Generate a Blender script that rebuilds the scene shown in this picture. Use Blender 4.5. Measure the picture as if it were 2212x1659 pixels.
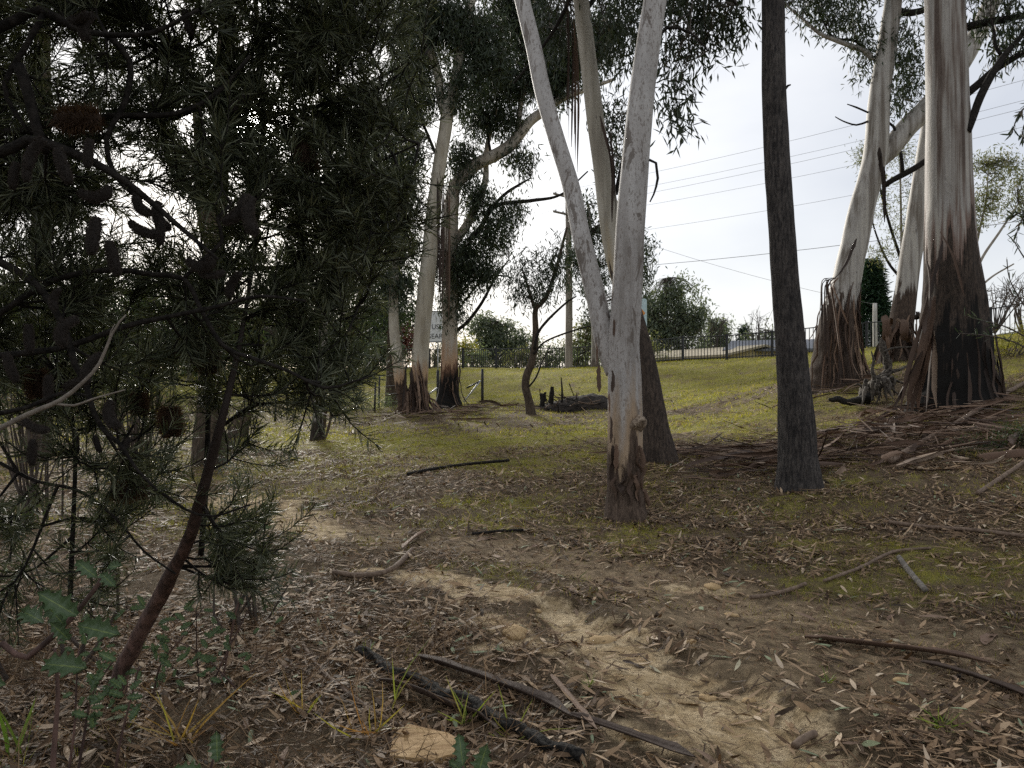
import bpy, math, random
import numpy as np
from mathutils import Vector, Matrix

for _o in list(bpy.data.objects):
    bpy.data.objects.remove(_o)
random.seed(11)
rng = np.random.default_rng(11)
SC = bpy.context.scene
COL = SC.collection
R = math.radians

# ------------------------------------------------------------------ camera, sky, sun, exposure
S, CX, CY, H = 1671.0, 1106.0, 829.5, 1.55      # focal length and centre in sighting units, eye height
cam_d = bpy.data.cameras.new('camera')
cam = bpy.data.objects.new('camera', cam_d)
COL.objects.link(cam)
cam.location = (0, 0, H)
cam.rotation_euler = (R(90), 0, 0)
cam_d.sensor_fit = 'HORIZONTAL'
cam_d.angle = 2 * math.atan(CX / S)
cam_d.clip_start = 0.05
cam_d.clip_end = 3000
SC.camera = cam

SUN = Vector((-0.336, 1.0, 0.338)).normalized()
world = bpy.data.worlds.new('World')
SC.world = world
world.use_nodes = True
wn, wl = world.node_tree.nodes, world.node_tree.links
wn.clear()
w_out = wn.new('ShaderNodeOutputWorld')
w_bg = wn.new('ShaderNodeBackground')
w_bg.inputs['Strength'].default_value = 0.1
wl.new(w_bg.outputs[0], w_out.inputs[0])
w_sky = wn.new('ShaderNodeTexSky')
w_sky.sky_type = 'NISHITA'
w_sky.sun_disc = False
w_sky.sun_elevation = math.asin(SUN.z)
w_sky.sun_rotation = math.atan2(SUN.x, SUN.y)
w_tc = wn.new('ShaderNodeTexCoord')
w_map = wn.new('ShaderNodeMapping')
w_map.inputs['Scale'].default_value = (1.0, 1.0, 2.6)
wl.new(w_tc.outputs['Generated'], w_map.inputs[0])
w_no = wn.new('ShaderNodeTexNoise')
w_no.inputs['Scale'].default_value = 2.2
w_no.inputs['Detail'].default_value = 5
wl.new(w_map.outputs[0], w_no.inputs['Vector'])
w_rp = wn.new('ShaderNodeValToRGB')
w_rp.color_ramp.elements[0].position = 0.36
w_rp.color_ramp.elements[0].color = (4.3, 4.45, 4.85, 1)
w_rp.color_ramp.elements[1].position = 0.66
w_rp.color_ramp.elements[1].color = (5.65, 5.7, 5.85, 1)
wl.new(w_no.outputs[0], w_rp.inputs[0])
w_dot = wn.new('ShaderNodeVectorMath')
w_dot.operation = 'DOT_PRODUCT'
w_dot.inputs[1].default_value = SUN
wl.new(w_tc.outputs['Generated'], w_dot.inputs[0])


def wmath(op, a, b):
    n = wn.new('ShaderNodeMath')
    n.operation = op
    for i, v in enumerate((a, b)):
        if hasattr(v, 'links'):
            wl.new(v, n.inputs[i])
        else:
            n.inputs[i].default_value = v
    return n.outputs[0]


# thin cloud lit from behind by the sun: brighter round the sun's place
d0 = wmath('MAXIMUM', w_dot.outputs['Value'], 0.0)
glow = wmath('ADD', wmath('MULTIPLY', wmath('POWER', d0, 10.0), 3.5),
             wmath('ADD', wmath('MULTIPLY', wmath('POWER', d0, 220.0), 14.0),
                   wmath('MULTIPLY', wmath('POWER', d0, 4000.0), 220.0)))
w_gc = wn.new('ShaderNodeMix')
w_gc.data_type = 'RGBA'
w_gc.blend_type = 'ADD'
w_gc.inputs[0].default_value = 1.0
wl.new(w_rp.outputs[0], w_gc.inputs[6])
w_gs = wn.new('ShaderNodeVectorMath')
w_gs.operation = 'SCALE'
w_gs.inputs[0].default_value = (1.0, 0.98, 0.93)
wl.new(glow, w_gs.inputs['Scale'])
wl.new(w_gs.outputs[0], w_gc.inputs[7])
w_mx = wn.new('ShaderNodeMix')
w_mx.data_type = 'RGBA'
w_mx.inputs[0].default_value = 0.86
wl.new(w_sky.outputs[0], w_mx.inputs[6])
wl.new(w_gc.outputs[2], w_mx.inputs[7])
wl.new(w_mx.outputs[2], w_bg.inputs['Color'])

sun_l = bpy.data.lights.new('sun', 'SUN')
sun_l.energy = 2.6
sun_l.angle = R(10)
sun_l.color = (1.0, 0.95, 0.86)
sun_o = bpy.data.objects.new('sun', sun_l)
COL.objects.link(sun_o)
sun_o.rotation_euler = SUN.to_track_quat('Z', 'Y').to_euler()
sun_o.location = SUN * 80

SC.view_settings.view_transform = 'Standard'
SC.view_settings.look = 'None'
SC.view_settings.exposure = 0.72
SC.view_settings.gamma = 1.0
SC.view_settings.use_curve_mapping = False
cy = SC.cycles
cy.max_bounces = 6
cy.diffuse_bounces = 3
cy.glossy_bounces = 2
cy.transmission_bounces = 3
cy.transparent_max_bounces = 4
cy.use_denoising = False
cy.caustics_reflective = False
cy.caustics_refractive = False


# ------------------------------------------------------------------ helpers
def P(px, py, d):
    """a sighted direction at a measured distance -> world point"""
    return np.array(((px - CX) * d / S, d, H - (py - CY) * d / S))


def m_per(d):
    return d / S


def hash3(i, j, k, s):
    n = (i * 374761393 + j * 668265263 + k * 2147483647 + s * 1274126177) & 0xFFFFFFFF
    n = ((n ^ (n >> 13)) * 1274126177) & 0xFFFFFFFF
    n = (n ^ (n >> 16)) & 0xFFFFFFFF
    return n.astype(np.float64) / 4294967295.0


def vnoise(p, s=0):
    p = np.atleast_2d(np.asarray(p, float))
    f = np.floor(p)
    i = f.astype(np.int64)
    t = p - f
    t = t * t * (3 - 2 * t)
    r = 0
    for a in (0, 1):
        for b in (0, 1):
            for c in (0, 1):
                w = (t[:, 0] if a else 1 - t[:, 0]) * (t[:, 1] if b else 1 - t[:, 1]) * (t[:, 2] if c else 1 - t[:, 2])
                r = r + w * hash3(i[:, 0] + a, i[:, 1] + b, i[:, 2] + c, s)
    return r


def fbm(p, o=4, s=0):
    p = np.atleast_2d(np.asarray(p, float))
    r, a, t = 0, 0.5, 0
    for k in range(o):
        r = r + a * vnoise(p * (2.03 ** k) + k * 17.3, s + k)
        t += a
        a *= 0.5
    return r / t


def fbm2(x, y, sc, o=4, s=0):
    x = np.asarray(x, float).ravel()
    y = np.asarray(y, float).ravel()
    return fbm(np.stack([x * sc, y * sc, np.full_like(x, 0.37)], 1), o, s)


def sstep(a, b, x):
    t = np.clip((x - a) / (b - a), 0, 1)
    return t * t * (3 - 2 * t)


def mesh_data(name, V, Fs, mat=None, smooth=True, attrs=None):
    me = bpy.data.meshes.new(name)
    V = np.asarray(V, np.float32)
    if not isinstance(Fs, (list, tuple)):
        Fs = [Fs]
    Fs = [np.asarray(f, np.int32) for f in Fs if len(f)]
    nl = sum(f.size for f in Fs)
    npoly = sum(len(f) for f in Fs)
    me.vertices.add(len(V))
    me.vertices.foreach_set('co', V.ravel())
    me.loops.add(nl)
    me.polygons.add(npoly)
    me.loops.foreach_set('vertex_index', np.concatenate([f.ravel() for f in Fs]))
    st, off = [], 0
    for f in Fs:
        st.append(off + np.arange(len(f)) * f.shape[1])
        off += f.size
    me.polygons.foreach_set('loop_start', np.concatenate(st).astype(np.int32))
    me.polygons.foreach_set('use_smooth', np.full(npoly, smooth))
    me.update(calc_edges=True)
    for k, a in (attrs or {}).items():
        a = np.asarray(a, np.float32)
        if a.ndim == 1:
            at = me.attributes.new(k, 'FLOAT', 'POINT')
            at.data.foreach_set('value', a)
        else:
            at = me.attributes.new(k, 'FLOAT_COLOR', 'POINT')
            if a.shape[1] == 3:
                a = np.concatenate([a, np.ones((len(a), 1), np.float32)], 1)
            at.data.foreach_set('color', a.ravel())
    if mat:
        me.materials.append(mat)
    return me


def link(name, me, parent=None, **props):
    o = bpy.data.objects.new(name, me)
    COL.objects.link(o)
    if parent is not None:
        o.parent = parent
        o.matrix_parent_inverse = Matrix.Translation(-parent.location) if parent.type == 'EMPTY' else Matrix.Identity(4)
    for k, v in props.items():
        o[k] = v
    return o


def mk(name, V, Fs, mat, parent=None, smooth=True, attrs=None, **props):
    return link(name, mesh_data(name, V, Fs, mat, smooth, attrs), parent, **props)


def root(name, loc, label, category, group=None):
    o = bpy.data.objects.new(name, None)
    COL.objects.link(o)
    o.location = Vector(loc)
    o.empty_display_size = 0.2
    o['label'] = label
    o['category'] = category
    if group:
        o['group'] = group
    bpy.context.view_layer.update()
    return o


class Geo:
    """collects pieces of ONE mesh"""

    def __init__(self):
        self.V, self.F4, self.F3, self.A, self.n = [], [], [], [], 0

    def add(self, V, F4=None, F3=None, a=None):
        V = np.asarray(V, float)
        self.V.append(V)
        if F4 is not None and len(F4):
            self.F4.append(np.asarray(F4) + self.n)
        if F3 is not None and len(F3):
            self.F3.append(np.asarray(F3) + self.n)
        self.A.append(np.zeros(len(V)) if a is None else np.broadcast_to(np.asarray(a, float), (len(V),)))
        self.n += len(V)

    def box(self, c, s, rz=0.0, a=0):
        c = np.asarray(c, float)
        q = np.array([(x, y, z) for x in (-.5, .5) for y in (-.5, .5) for z in (-.5, .5)]) * np.asarray(s, float)
        ca, sa = math.cos(rz), math.sin(rz)
        q = np.stack([q[:, 0] * ca - q[:, 1] * sa, q[:, 0] * sa + q[:, 1] * ca, q[:, 2]], 1) + c
        self.add(q, [(0, 1, 3, 2), (4, 6, 7, 5), (0, 4, 5, 1), (2, 3, 7, 6), (0, 2, 6, 4), (1, 5, 7, 3)], a=a)

    def build(self, name, mat, parent=None, smooth=True, attr='along', **props):
        Fs = []
        if self.F4:
            Fs.append(np.concatenate(self.F4))
        if self.F3:
            Fs.append(np.concatenate(self.F3))
        return mk(name, np.concatenate(self.V), Fs, mat, parent, smooth, {attr: np.concatenate(self.A)}, **props)


def resample(pts, rad, step):
    pts = np.asarray(pts, float)
    rad = np.asarray(rad, float)
    n = len(pts)
    if n == 2:
        k = max(2, int(np.linalg.norm(pts[1] - pts[0]) / step) + 1)
        t = np.linspace(0, 1, k)[:, None]
        return pts[0] * (1 - t) + pts[1] * t, rad[0] * (1 - t[:, 0]) + rad[1] * t[:, 0]
    e0, e1 = 2 * pts[0] - pts[1], 2 * pts[-1] - pts[-2]
    q = np.vstack([e0, pts, e1])
    oP, oR = [], []
    for i in range(n - 1):
        p0, p1, p2, p3 = q[i], q[i + 1], q[i + 2], q[i + 3]
        k = max(1, int(round(np.linalg.norm(p2 - p1) / step)))
        for t in np.linspace(0, 1, k, endpoint=False):
            oP.append(0.5 * (2 * p1 + (p2 - p0) * t + (2 * p0 - 5 * p1 + 4 * p2 - p3) * t * t + (3 * p1 - p0 - 3 * p2 + p3) * t ** 3))
            oR.append(rad[i] * (1 - t) + rad[i + 1] * t)
    oP.append(pts[-1])
    oR.append(rad[-1])
    return np.array(oP), np.array(oR)


def frames(C):
    T = np.gradient(C, axis=0)
    T /= np.linalg.norm(T, axis=1)[:, None] + 1e-12
    ref = np.array((1.0, 0, 0)) if abs(T[0][0]) < 0.9 else np.array((0, 1.0, 0))
    a = np.cross(T[0], ref)
    a /= np.linalg.norm(a)
    A = [a]
    for i in range(1, len(C)):
        a = A[-1] - T[i] * np.dot(A[-1], T[i])
        a /= np.linalg.norm(a) + 1e-12
        A.append(a)
    A = np.array(A)
    return T, A, np.cross(T, A)


def tube(pts, rad, seg=8, step=0.1, disp=None, cap=True, seed=0):
    """tapered limb; returns V, quads, tris, length along"""
    C, Rr = resample(pts, rad, step)
    T, A, B = frames(C)
    al = np.concatenate([[0], np.cumsum(np.linalg.norm(np.diff(C, axis=0), axis=1))])
    th = np.arange(seg) * 2 * math.pi / seg
    ct, st = np.cos(th), np.sin(th)
    D = A[:, None, :] * ct[None, :, None] + B[:, None, :] * st[None, :, None]
    rr = Rr[:, None] * np.ones((1, seg))
    if disp is not None:
        rr = rr * (1 + disp(np.tile(th, len(C)), np.repeat(al, seg), np.repeat(Rr, seg), seed).reshape(len(C), seg))
    V = (C[:, None, :] + D * rr[:, :, None]).reshape(-1, 3)
    n = len(C)
    i = np.arange(n - 1)[:, None] * seg
    j = np.arange(seg)[None, :]
    F = np.stack([i + j, i + (j + 1) % seg, i + seg + (j + 1) % seg, i + seg + j], -1).reshape(-1, 4)
    along = np.repeat(al, seg)
    F3 = []
    if cap:
        V = np.vstack([V, C[0], C[-1]])
        along = np.concatenate([along, [0, al[-1]]])
        b0, b1 = n * seg, n * seg + 1
        for k in range(seg):
            F3.append((b0, (k + 1) % seg, k))
            F3.append((b1, (n - 1) * seg + k, (n - 1) * seg + (k + 1) % seg))
    return V, F, np.array(F3, int).reshape(-1, 3), along


def disp_bark(amp_low, amp_high, h0, freq=9.0, lf=0.9):
    def f(th, al, r, seed):
        k = freq
        p = np.stack([np.cos(th) * r * k + seed * 3.1, np.sin(th) * r * k, al * lf + seed], 1)
        n = fbm(p * np.array((2.2, 2.2, 1.0)), 4, seed) - 0.5
        big = fbm(np.stack([np.cos(th) * 0.9 + seed, np.sin(th) * 0.9, al * 0.7], 1), 3, seed + 5) - 0.5
        low = 1 - sstep(h0 - 0.3, h0 + 0.3, al + n * 0.8)
        return n * (amp_low * low + amp_high * (1 - low)) * 2 + big * 0.16
    return f


def leaf_geo(pos, d, L, W, side=None, prof=((0, .12), (.35, 1), (1, .04)), bend=0.0, fold=0.0):
    """many flat leaves in one go; returns V, F4"""
    pos = np.asarray(pos, float)
    N = len(pos)
    d = d / (np.linalg.norm(d, axis=1)[:, None] + 1e-9)
    if side is None:
        side = rng.normal(size=(N, 3))
    side = side - d * np.sum(side * d, 1)[:, None]
    side /= np.linalg.norm(side, axis=1)[:, None] + 1e-9
    nrm = np.cross(d, side)
    L = np.broadcast_to(L, (N,))[:, None]
    W = np.broadcast_to(W, (N,))[:, None]
    bend = np.broadcast_to(bend, (N,))[:, None]
    rows = []
    for t, w in prof:
        c = pos + d * L * t + nrm * L * bend * t * t
        up = nrm * W * 0.5 * w * fold
        rows.append(c - side * W * 0.5 * w + up)
        rows.append(c + side * W * 0.5 * w + up)
    k = len(prof)
    V = np.stack(rows, 1).reshape(-1, 3)
    b = (np.arange(N) * 2 * k)[:, None]
    F = np.concatenate([b + np.array([[2 * i, 2 * i + 1, 2 * i + 3, 2 * i + 2]]) for i in range(k - 1)], 0)
    return V, F


def rep(a, k):
    return np.repeat(np.asarray(a), k)


# ------------------------------------------------------------------ materials
class NT:
    def __init__(self, name):
        self.m = bpy.data.materials.new(name)
        self.m.use_nodes = True
        self.t = self.m.node_tree
        self.t.nodes.clear()
        self.out = self.t.nodes.new('ShaderNodeOutputMaterial')

    def _in(self, s, v):
        if hasattr(v, 'links'):
            self.t.links.new(v, s)
        elif v is not None:
            if isinstance(v, (tuple, list)) and len(v) == 3 and s.type == 'RGBA':
                v = (*v, 1)
            s.default_value = v

    def obj(self, scale=(1, 1, 1)):
        c = self.t.nodes.new('ShaderNodeTexCoord')
        m = self.t.nodes.new('ShaderNodeMapping')
        m.inputs['Scale'].default_value = scale
        self.t.links.new(c.outputs['Object'], m.inputs[0])
        return m.outputs[0]

    def attr(self, n, col=False):
        a = self.t.nodes.new('ShaderNodeAttribute')
        a.attribute_name = n
        return a.outputs['Color'] if col else a.outputs['Fac']

    def sep(self, c):
        s = self.t.nodes.new('ShaderNodeSeparateColor')
        self._in(s.inputs[0], c)
        return s.outputs[0], s.outputs[1], s.outputs[2]

    def noise(self, vec, scale, detail=4, rough=0.55, dist=0.0):
        n = self.t.nodes.new('ShaderNodeTexNoise')
        self._in(n.inputs['Vector'], vec)
        n.inputs['Scale'].default_value = scale
        n.inputs['Detail'].default_value = detail
        n.inputs['Roughness'].default_value = rough
        n.inputs['Distortion'].default_value = dist
        return n.outputs[0]

    def voro(self, vec, scale, feature='F1'):
        n = self.t.nodes.new('ShaderNodeTexVoronoi')
        n.feature = feature
        self._in(n.inputs['Vector'], vec)
        n.inputs['Scale'].default_value = scale
        return n.outputs['Distance'], n.outputs['Color'] if feature == 'F1' else None

    def math(self, op, a, b=0.0, c=None):
        n = self.t.nodes.new('ShaderNodeMath')
        n.operation = op
        self._in(n.inputs[0], a)
        self._in(n.inputs[1], b)
        if c is not None:
            self._in(n.inputs[2], c)
        return n.outputs[0]

    def mapr(self, v, a, b, c=0.0, d=1.0, smooth=True):
        n = self.t.nodes.new('ShaderNodeMapRange')
        if smooth:
            n.interpolation_type = 'SMOOTHSTEP'
        self._in(n.inputs[0], v)
        for i, x in enumerate((a, b, c, d)):
            n.inputs[i + 1].default_value = x
        return n.outputs[0]

    def ramp(self, f, stops, interp='LINEAR'):
        n = self.t.nodes.new('ShaderNodeValToRGB')
        n.color_ramp.interpolation = interp
        e = n.color_ramp.elements
        while len(e) < len(stops):
            e.new(0.5)
        for q, (p, c) in zip(e, stops):
            q.position = p
            q.color = (*c, 1)
        self._in(n.inputs[0], f)
        return n.outputs[0]

    def mix(self, f, a, b, blend='MIX'):
        n = self.t.nodes.new('ShaderNodeMix')
        n.data_type = 'RGBA'
        n.blend_type = blend
        self._in(n.inputs[0], f)
        self._in(n.inputs[6], a)
        self._in(n.inputs[7], b)
        return n.outputs[2]

    def bump(self, h, strength=0.5, dist=0.02):
        n = self.t.nodes.new('ShaderNodeBump')
        n.inputs['Strength'].default_value = strength
        n.inputs['Distance'].default_value = dist
        self._in(n.inputs['Height'], h)
        return n.outputs[0]

    def finish(self, col, rough=0.8, normal=None, spec=0.3, trans=0.0, trans_col=None, metal=0.0):
        b = self.t.nodes.new('ShaderNodeBsdfPrincipled')
        self._in(b.inputs['Base Color'], col)
        self._in(b.inputs['Roughness'], rough)
        self._in(b.inputs['Metallic'], metal)
        b.inputs['Specular IOR Level'].default_value = spec
        if normal is not None:
            self._in(b.inputs['Normal'], normal)
        s = b.outputs[0]
        if trans:
            t = self.t.nodes.new('ShaderNodeBsdfTranslucent')
            self._in(t.inputs[0], trans_col if trans_col is not None else col)
            mx = self.t.nodes.new('ShaderNodeMixShader')
            mx.inputs[0].default_value = trans
            self.t.links.new(s, mx.inputs[1])
            self.t.links.new(t.outputs[0], mx.inputs[2])
            s = mx.outputs[0]
        self.t.links.new(s, self.out.inputs[0])
        return self.m


def leaf_mat(name, stops, trans=0.3, rough=0.5, spec=0.35, tcol=(1.25, 1.3, 0.7)):
    n = NT(name)
    c = n.ramp(n.attr('rnd'), stops)
    tc = n.mix(1.0, c, tcol, 'MULTIPLY')
    return n.finish(c, rough, None, spec, trans, tc)


def bark_mat(name, h0, hvar, rough_a, rough_b, smooth_stops, spot=0.0, spot_col=(0.12, 0.105, 0.095), streak=0.5,
             tan=None, burn=None, bumpk=0.6, zst=0.10, mottle=0.0):
    """smooth pale gum bark above h0, rough old bark below it"""
    n = NT(name)
    al = n.attr('along')
    v1 = n.obj((1, 1, zst))
    v2 = n.obj((1, 1, 0.30))
    v3 = n.obj((1, 1, 1))
    st = n.noise(v1, 9, 5, 0.6)
    stf = n.noise(v1, 34, 5, 0.65)
    big = n.noise(v2, 2.4, 3, 0.5)
    sm = n.ramp(n.math('ADD', n.math('MULTIPLY', st, streak), n.math('MULTIPLY', big, 1 - streak)), smooth_stops)
    sm = n.mix(0.35, sm, n.ramp(n.noise(v3, 60, 4, 0.7), [(0.3, (0.55, 0.53, 0.5)), (0.7, (1.0, 1.0, 1.0))]), 'MULTIPLY')
    if spot:
        sp = n.noise(n.obj((1, 1, 0.30)), 19, 4, 0.62, 0.3)
        f = n.mapr(sp, 0.68 - 0.1 * spot, 0.715 - 0.1 * spot, 0, 0.8)
        sm = n.mix(f, sm, spot_col)
    if mottle:
        fl = n.noise(n.obj((1, 1, 0.38)), 46, 4, 0.6, 0.2)
        sm = n.mix(n.mapr(fl, 0.555, 0.60, 0, .75 * mottle), sm, (0.19, 0.165, 0.145))
        scar = n.noise(n.obj((1, 1, 0.28)), 6.5, 5, 0.66, 0.5)
        sm = n.mix(n.mapr(scar, 0.585, 0.61, 0, .85 * mottle), sm, (0.13, 0.108, 0.09))
        pal = n.noise(n.obj((1, 1, 0.5)), 3.0, 3, 0.5)
        sm = n.mix(n.mapr(pal, 0.52, 0.70, 0, .5 * mottle), sm, (0.30, 0.285, 0.27))
    crk = n.noise(n.obj((1, 1, 0.28)), 42, 6, 0.7, 0.6)
    ro = n.mix(n.mapr(n.math('MULTIPLY_ADD', crk, 0.6, n.math('MULTIPLY', stf, 0.4)), 0.40, 0.60), rough_a, rough_b)
    ro = n.mix(n.mapr(n.noise(n.obj((1, 1, 0.5)), 70, 4, 0.7), 0.62, 0.75, 0, .5), ro, tuple(1.8 * x for x in rough_b))
    ro = n.mix(n.mapr(n.noise(v3, 5, 4), 0.4, 0.75, 0, 0.5), ro, tuple(0.45 * x for x in rough_a))
    hh = n.math('ADD', al, n.math('MULTIPLY', n.math('SUBTRACT', st, 0.5), hvar * 4))
    f = n.mapr(hh, h0 - 0.12, h0 + 0.12)
    if tan is not None:
        f2 = n.mapr(hh, h0 + 0.05, h0 + 0.9)
        sm = n.mix(f2, tan, sm)
    if burn is not None:
        ro = n.mix(n.mapr(hh, burn - 0.25, burn + 0.25), (0.012, 0.011, 0.010), ro)
    c = n.mix(f, ro, sm)
    hgt = n.math('MULTIPLY_ADD', n.math('SUBTRACT', 1.0, f), n.math('MULTIPLY_ADD', crk, 0.8, n.math('MULTIPLY', stf, 0.5)), n.math('MULTIPLY', n.noise(v3, 26, 4, 0.6), 0.25))
    return n.finish(c, n.mapr(f, 0, 1, 0.95, 0.62), n.bump(hgt, bumpk, 0.03), 0.25)


def plain_mat(name, a, b, scale=8, rough=0.8, stretch=(1, 1, 1), spec=0.3, bump=0.3, metal=0.0):
    n = NT(name)
    f = n.noise(n.obj(stretch), scale, 5, 0.6)
    c = n.mix(n.mapr(f, 0.3, 0.7), a, b)
    return n.finish(c, rough, n.bump(f, bump, 0.02), spec, metal=metal)


M_BARKSTRIP = NT('bark_strip_mat')
_c = M_BARKSTRIP.ramp(M_BARKSTRIP.attr('rnd'), [(0, (0.030, 0.022, 0.018)), (0.4, (0.075, 0.050, 0.037)), (0.7, (0.18, 0.112, 0.074)), (0.88, (0.29, 0.20, 0.14)), (1, (0.40, 0.32, 0.24))])
_f = M_BARKSTRIP.noise(M_BARKSTRIP.obj(), 40, 5, 0.65)
_c = M_BARKSTRIP.mix(0.6, _c, M_BARKSTRIP.ramp(_f, [(0.25, (0.45, 0.43, 0.42)), (0.75, (1.1, 1.08, 1.05))]), 'MULTIPLY')
M_BARKSTRIP = M_BARKSTRIP.finish(_c, 0.75, M_BARKSTRIP.bump(_f, 0.4, 0.01), 0.3)

M_TWIG = plain_mat('twig_mat', (0.045, 0.034, 0.027), (0.10, 0.08, 0.065), 30)
M_DARKLIMB = plain_mat('dark_limb_mat', (0.010, 0.009, 0.008), (0.034, 0.029, 0.025), 40, .9, spec=.15, bump=.8)
M_BLACKLOG = plain_mat('charred_log_mat', (0.007, 0.007, 0.007), (0.052, 0.047, 0.040), 55, 0.85, bump=1.0, spec=.2)
M_GREYWOOD = plain_mat('weathered_wood_mat', (0.10, 0.088, 0.075), (0.22, 0.195, 0.165), 18, 0.85, (1, 1, 0.4))
M_STICK = plain_mat('stick_mat', (0.10, 0.068, 0.046), (0.21, 0.150, 0.108), 25)
M_BLACKMETAL = plain_mat('black_steel_mat', (0.012, 0.013, 0.016), (0.022, 0.023, 0.026), 14, 0.5, spec=0.4, bump=0.05)
M_GALV = plain_mat('galvanised_mat', (0.32, 0.33, 0.34), (0.48, 0.49, 0.5), 12, 0.45, spec=0.5, bump=0.05, metal=0.5)
M_WIRE = plain_mat('wire_mat', (0.20, 0.20, 0.21), (0.28, 0.28, 0.29), 9, 0.6)
M_SIGNWHITE = plain_mat('sign_white_mat', (0.62, 0.63, 0.65), (0.74, 0.75, 0.76), 5, 0.5, bump=0.0)
M_SIGNBLACK = plain_mat('sign_black_mat', (0.02, 0.02, 0.022), (0.03, 0.03, 0.03), 5, 0.5, bump=0.0)
M_SIGNORANGE = plain_mat('sign_orange_mat', (0.62, 0.24, 0.05), (0.72, 0.32, 0.08), 5, 0.5, bump=0.0)
M_SIGNBLUE = plain_mat('sign_pale_blue_mat', (0.45, 0.60, 0.66), (0.55, 0.68, 0.73), 5, 0.5, bump=0.0)
M_STONE = plain_mat('sandstone_mat', (0.34, 0.22, 0.10), (0.48, 0.35, 0.19), 16, 0.9)
M_SLAB = plain_mat('cut_wood_mat', (0.30, 0.18, 0.075), (0.46, 0.31, 0.15), 14, 0.8, (0.4, 3.5, 3.0))

GUM_LEAF = leaf_mat('gum_leaf_mat', [(0, (0.020, 0.030, 0.018)), (0.5, (0.040, 0.055, 0.032)), (0.85, (0.065, 0.080, 0.045)), (1, (0.12, 0.075, 0.045))], 0.28)
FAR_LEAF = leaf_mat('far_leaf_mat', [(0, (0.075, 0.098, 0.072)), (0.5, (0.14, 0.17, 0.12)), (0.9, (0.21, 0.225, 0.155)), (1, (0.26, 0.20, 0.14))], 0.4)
OLIVE_LEAF = leaf_mat('olive_leaf_mat', [(0, (0.09, 0.10, 0.052)), (0.6, (0.17, 0.18, 0.088)), (1, (0.26, 0.19, 0.12))], 0.4)
BUSH_LEAF = leaf_mat('bush_leaf_mat', [(0, (0.016, 0.028, 0.012)), (0.6, (0.040, 0.060, 0.024)), (1, (0.075, 0.095, 0.035))], 0.35)
PINE_LEAF = leaf_mat('conifer_leaf_mat', [(0, (0.012, 0.032, 0.016)), (1, (0.035, 0.070, 0.035))], 0.15)
RED_LEAF = leaf_mat('red_leaf_mat', [(0, (0.10, 0.035, 0.028)), (1, (0.22, 0.09, 0.06))], 0.3)
YEL_LEAF = leaf_mat('yellow_leaf_mat', [(0, (0.16, 0.16, 0.03)), (1, (0.38, 0.33, 0.06))], 0.4)
NEEDLE = leaf_mat('banksia_needle_mat', [(0, (0.024, 0.031, 0.015)), (0.6, (0.066, 0.076, 0.038)), (1, (0.18, 0.19, 0.12))], 0.18, 0.5)
HOLLY = NT('holly_leaf_mat')
_f = HOLLY.attr('rnd')
_c = HOLLY.mix(HOLLY.mapr(_f, 0.0, 0.10), (0.20, 0.26, 0.08), HOLLY.mix(HOLLY.noise(HOLLY.obj(), 40, 4), (0.055, 0.095, 0.040), (0.12, 0.175, 0.085)))
HOLLY = HOLLY.finish(_c, 0.38, None, 0.4, 0.2)
GRASS_M = leaf_mat('grass_mat', [(0, (0.13, 0.145, 0.022)), (0.4, (0.29, 0.28, 0.042)), (0.75, (0.46, 0.385, 0.085)), (1, (0.54, 0.41, 0.17))], 0.4, 0.6, .2)
SEDGE_M = leaf_mat('sedge_mat', [(0, (0.09, 0.16, 0.03)), (0.5, (0.26, 0.29, 0.05)), (0.75, (0.40, 0.26, 0.07)), (1, (0.33, 0.16, 0.06))], 0.35, 0.5)
LITTER_M = leaf_mat('leaf_litter_mat', [(0, (0.032, 0.022, 0.014)), (0.28, (0.10, 0.063, 0.037)), (0.55, (0.235, 0.155, 0.090)), (0.78, (0.42, 0.295, 0.18)), (0.94, (0.60, 0.49, 0.36)), (1, (0.24, 0.28, 0.17))],
                    0.12, 0.65, 0.14, (1, 0.85, 0.6))

# ------------------------------------------------------------------ terrain
CTRL = [(1106, 1659, 3.1), (300, 1600, 3.2), (2100, 1600, 3.3), (1352, 1118, 9.06), (900, 1150, 8.0), (600, 1110, 9.0), (300, 1110, 9.0),
        (1800, 1300, 5.6), (2200, 1300, 5.6), (2150, 1150, 7.5), (1725, 1045, 9.8), (1420, 997, 12), (2100, 1010, 9.8), (2050, 890, 13.5), (2212, 850, 13),
        (1945, 890, 13.5), (1800, 828, 18), (1945, 780, 20), (1870, 862, 16), (2150, 750, 22), (1000, 1050, 10.5), (1000, 950, 17), (686, 952, 17),
        (890, 896, 24), (970, 874, 26.5), (1147, 895, 22), (600, 905, 23), (300, 950, 17), (1250, 890, 23), (1250, 960, 15), (1550, 900, 19),
        (1550, 850, 25), (1600, 980, 13), (1000, 850, 31), (700, 850, 31), (1000, 797, 44), (700, 800, 46), (400, 800, 47), (1230, 796, 40),
        (1475, 780, 37), (1570, 778, 35.5), (1668, 773, 34), (1760, 766, 33), (2140, 727, 29), (2400, 700, 27), (1400, 860, 27), (1400, 815, 32)]
cp = [P(*c) for c in CTRL]
for x, y, z in [(0, 0, 0), (-5, 0, 0), (5, 0, 0), (0, -8, 0), (-12, -4, 0), (12, -4, .1), (10, 4, .15), (-12, 8, .1), (-30, 20, .6), (30, 20, 2.9), (45, 45, 3.6),
                (-40, 46, 2.4), (-30, 34, 1.3), (0, 52, 2.5), (14, 46, 1.2), (10, 54, .5), (20, 47, 1.0), (28, 42, 2.2), (-20, 56, 2.4), (-16, 16, .3), (17, 12, 1.6), (24, 8, 1.4)]:
    cp.append(np.array((x, y, z), float))
cp = np.array(cp)


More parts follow.
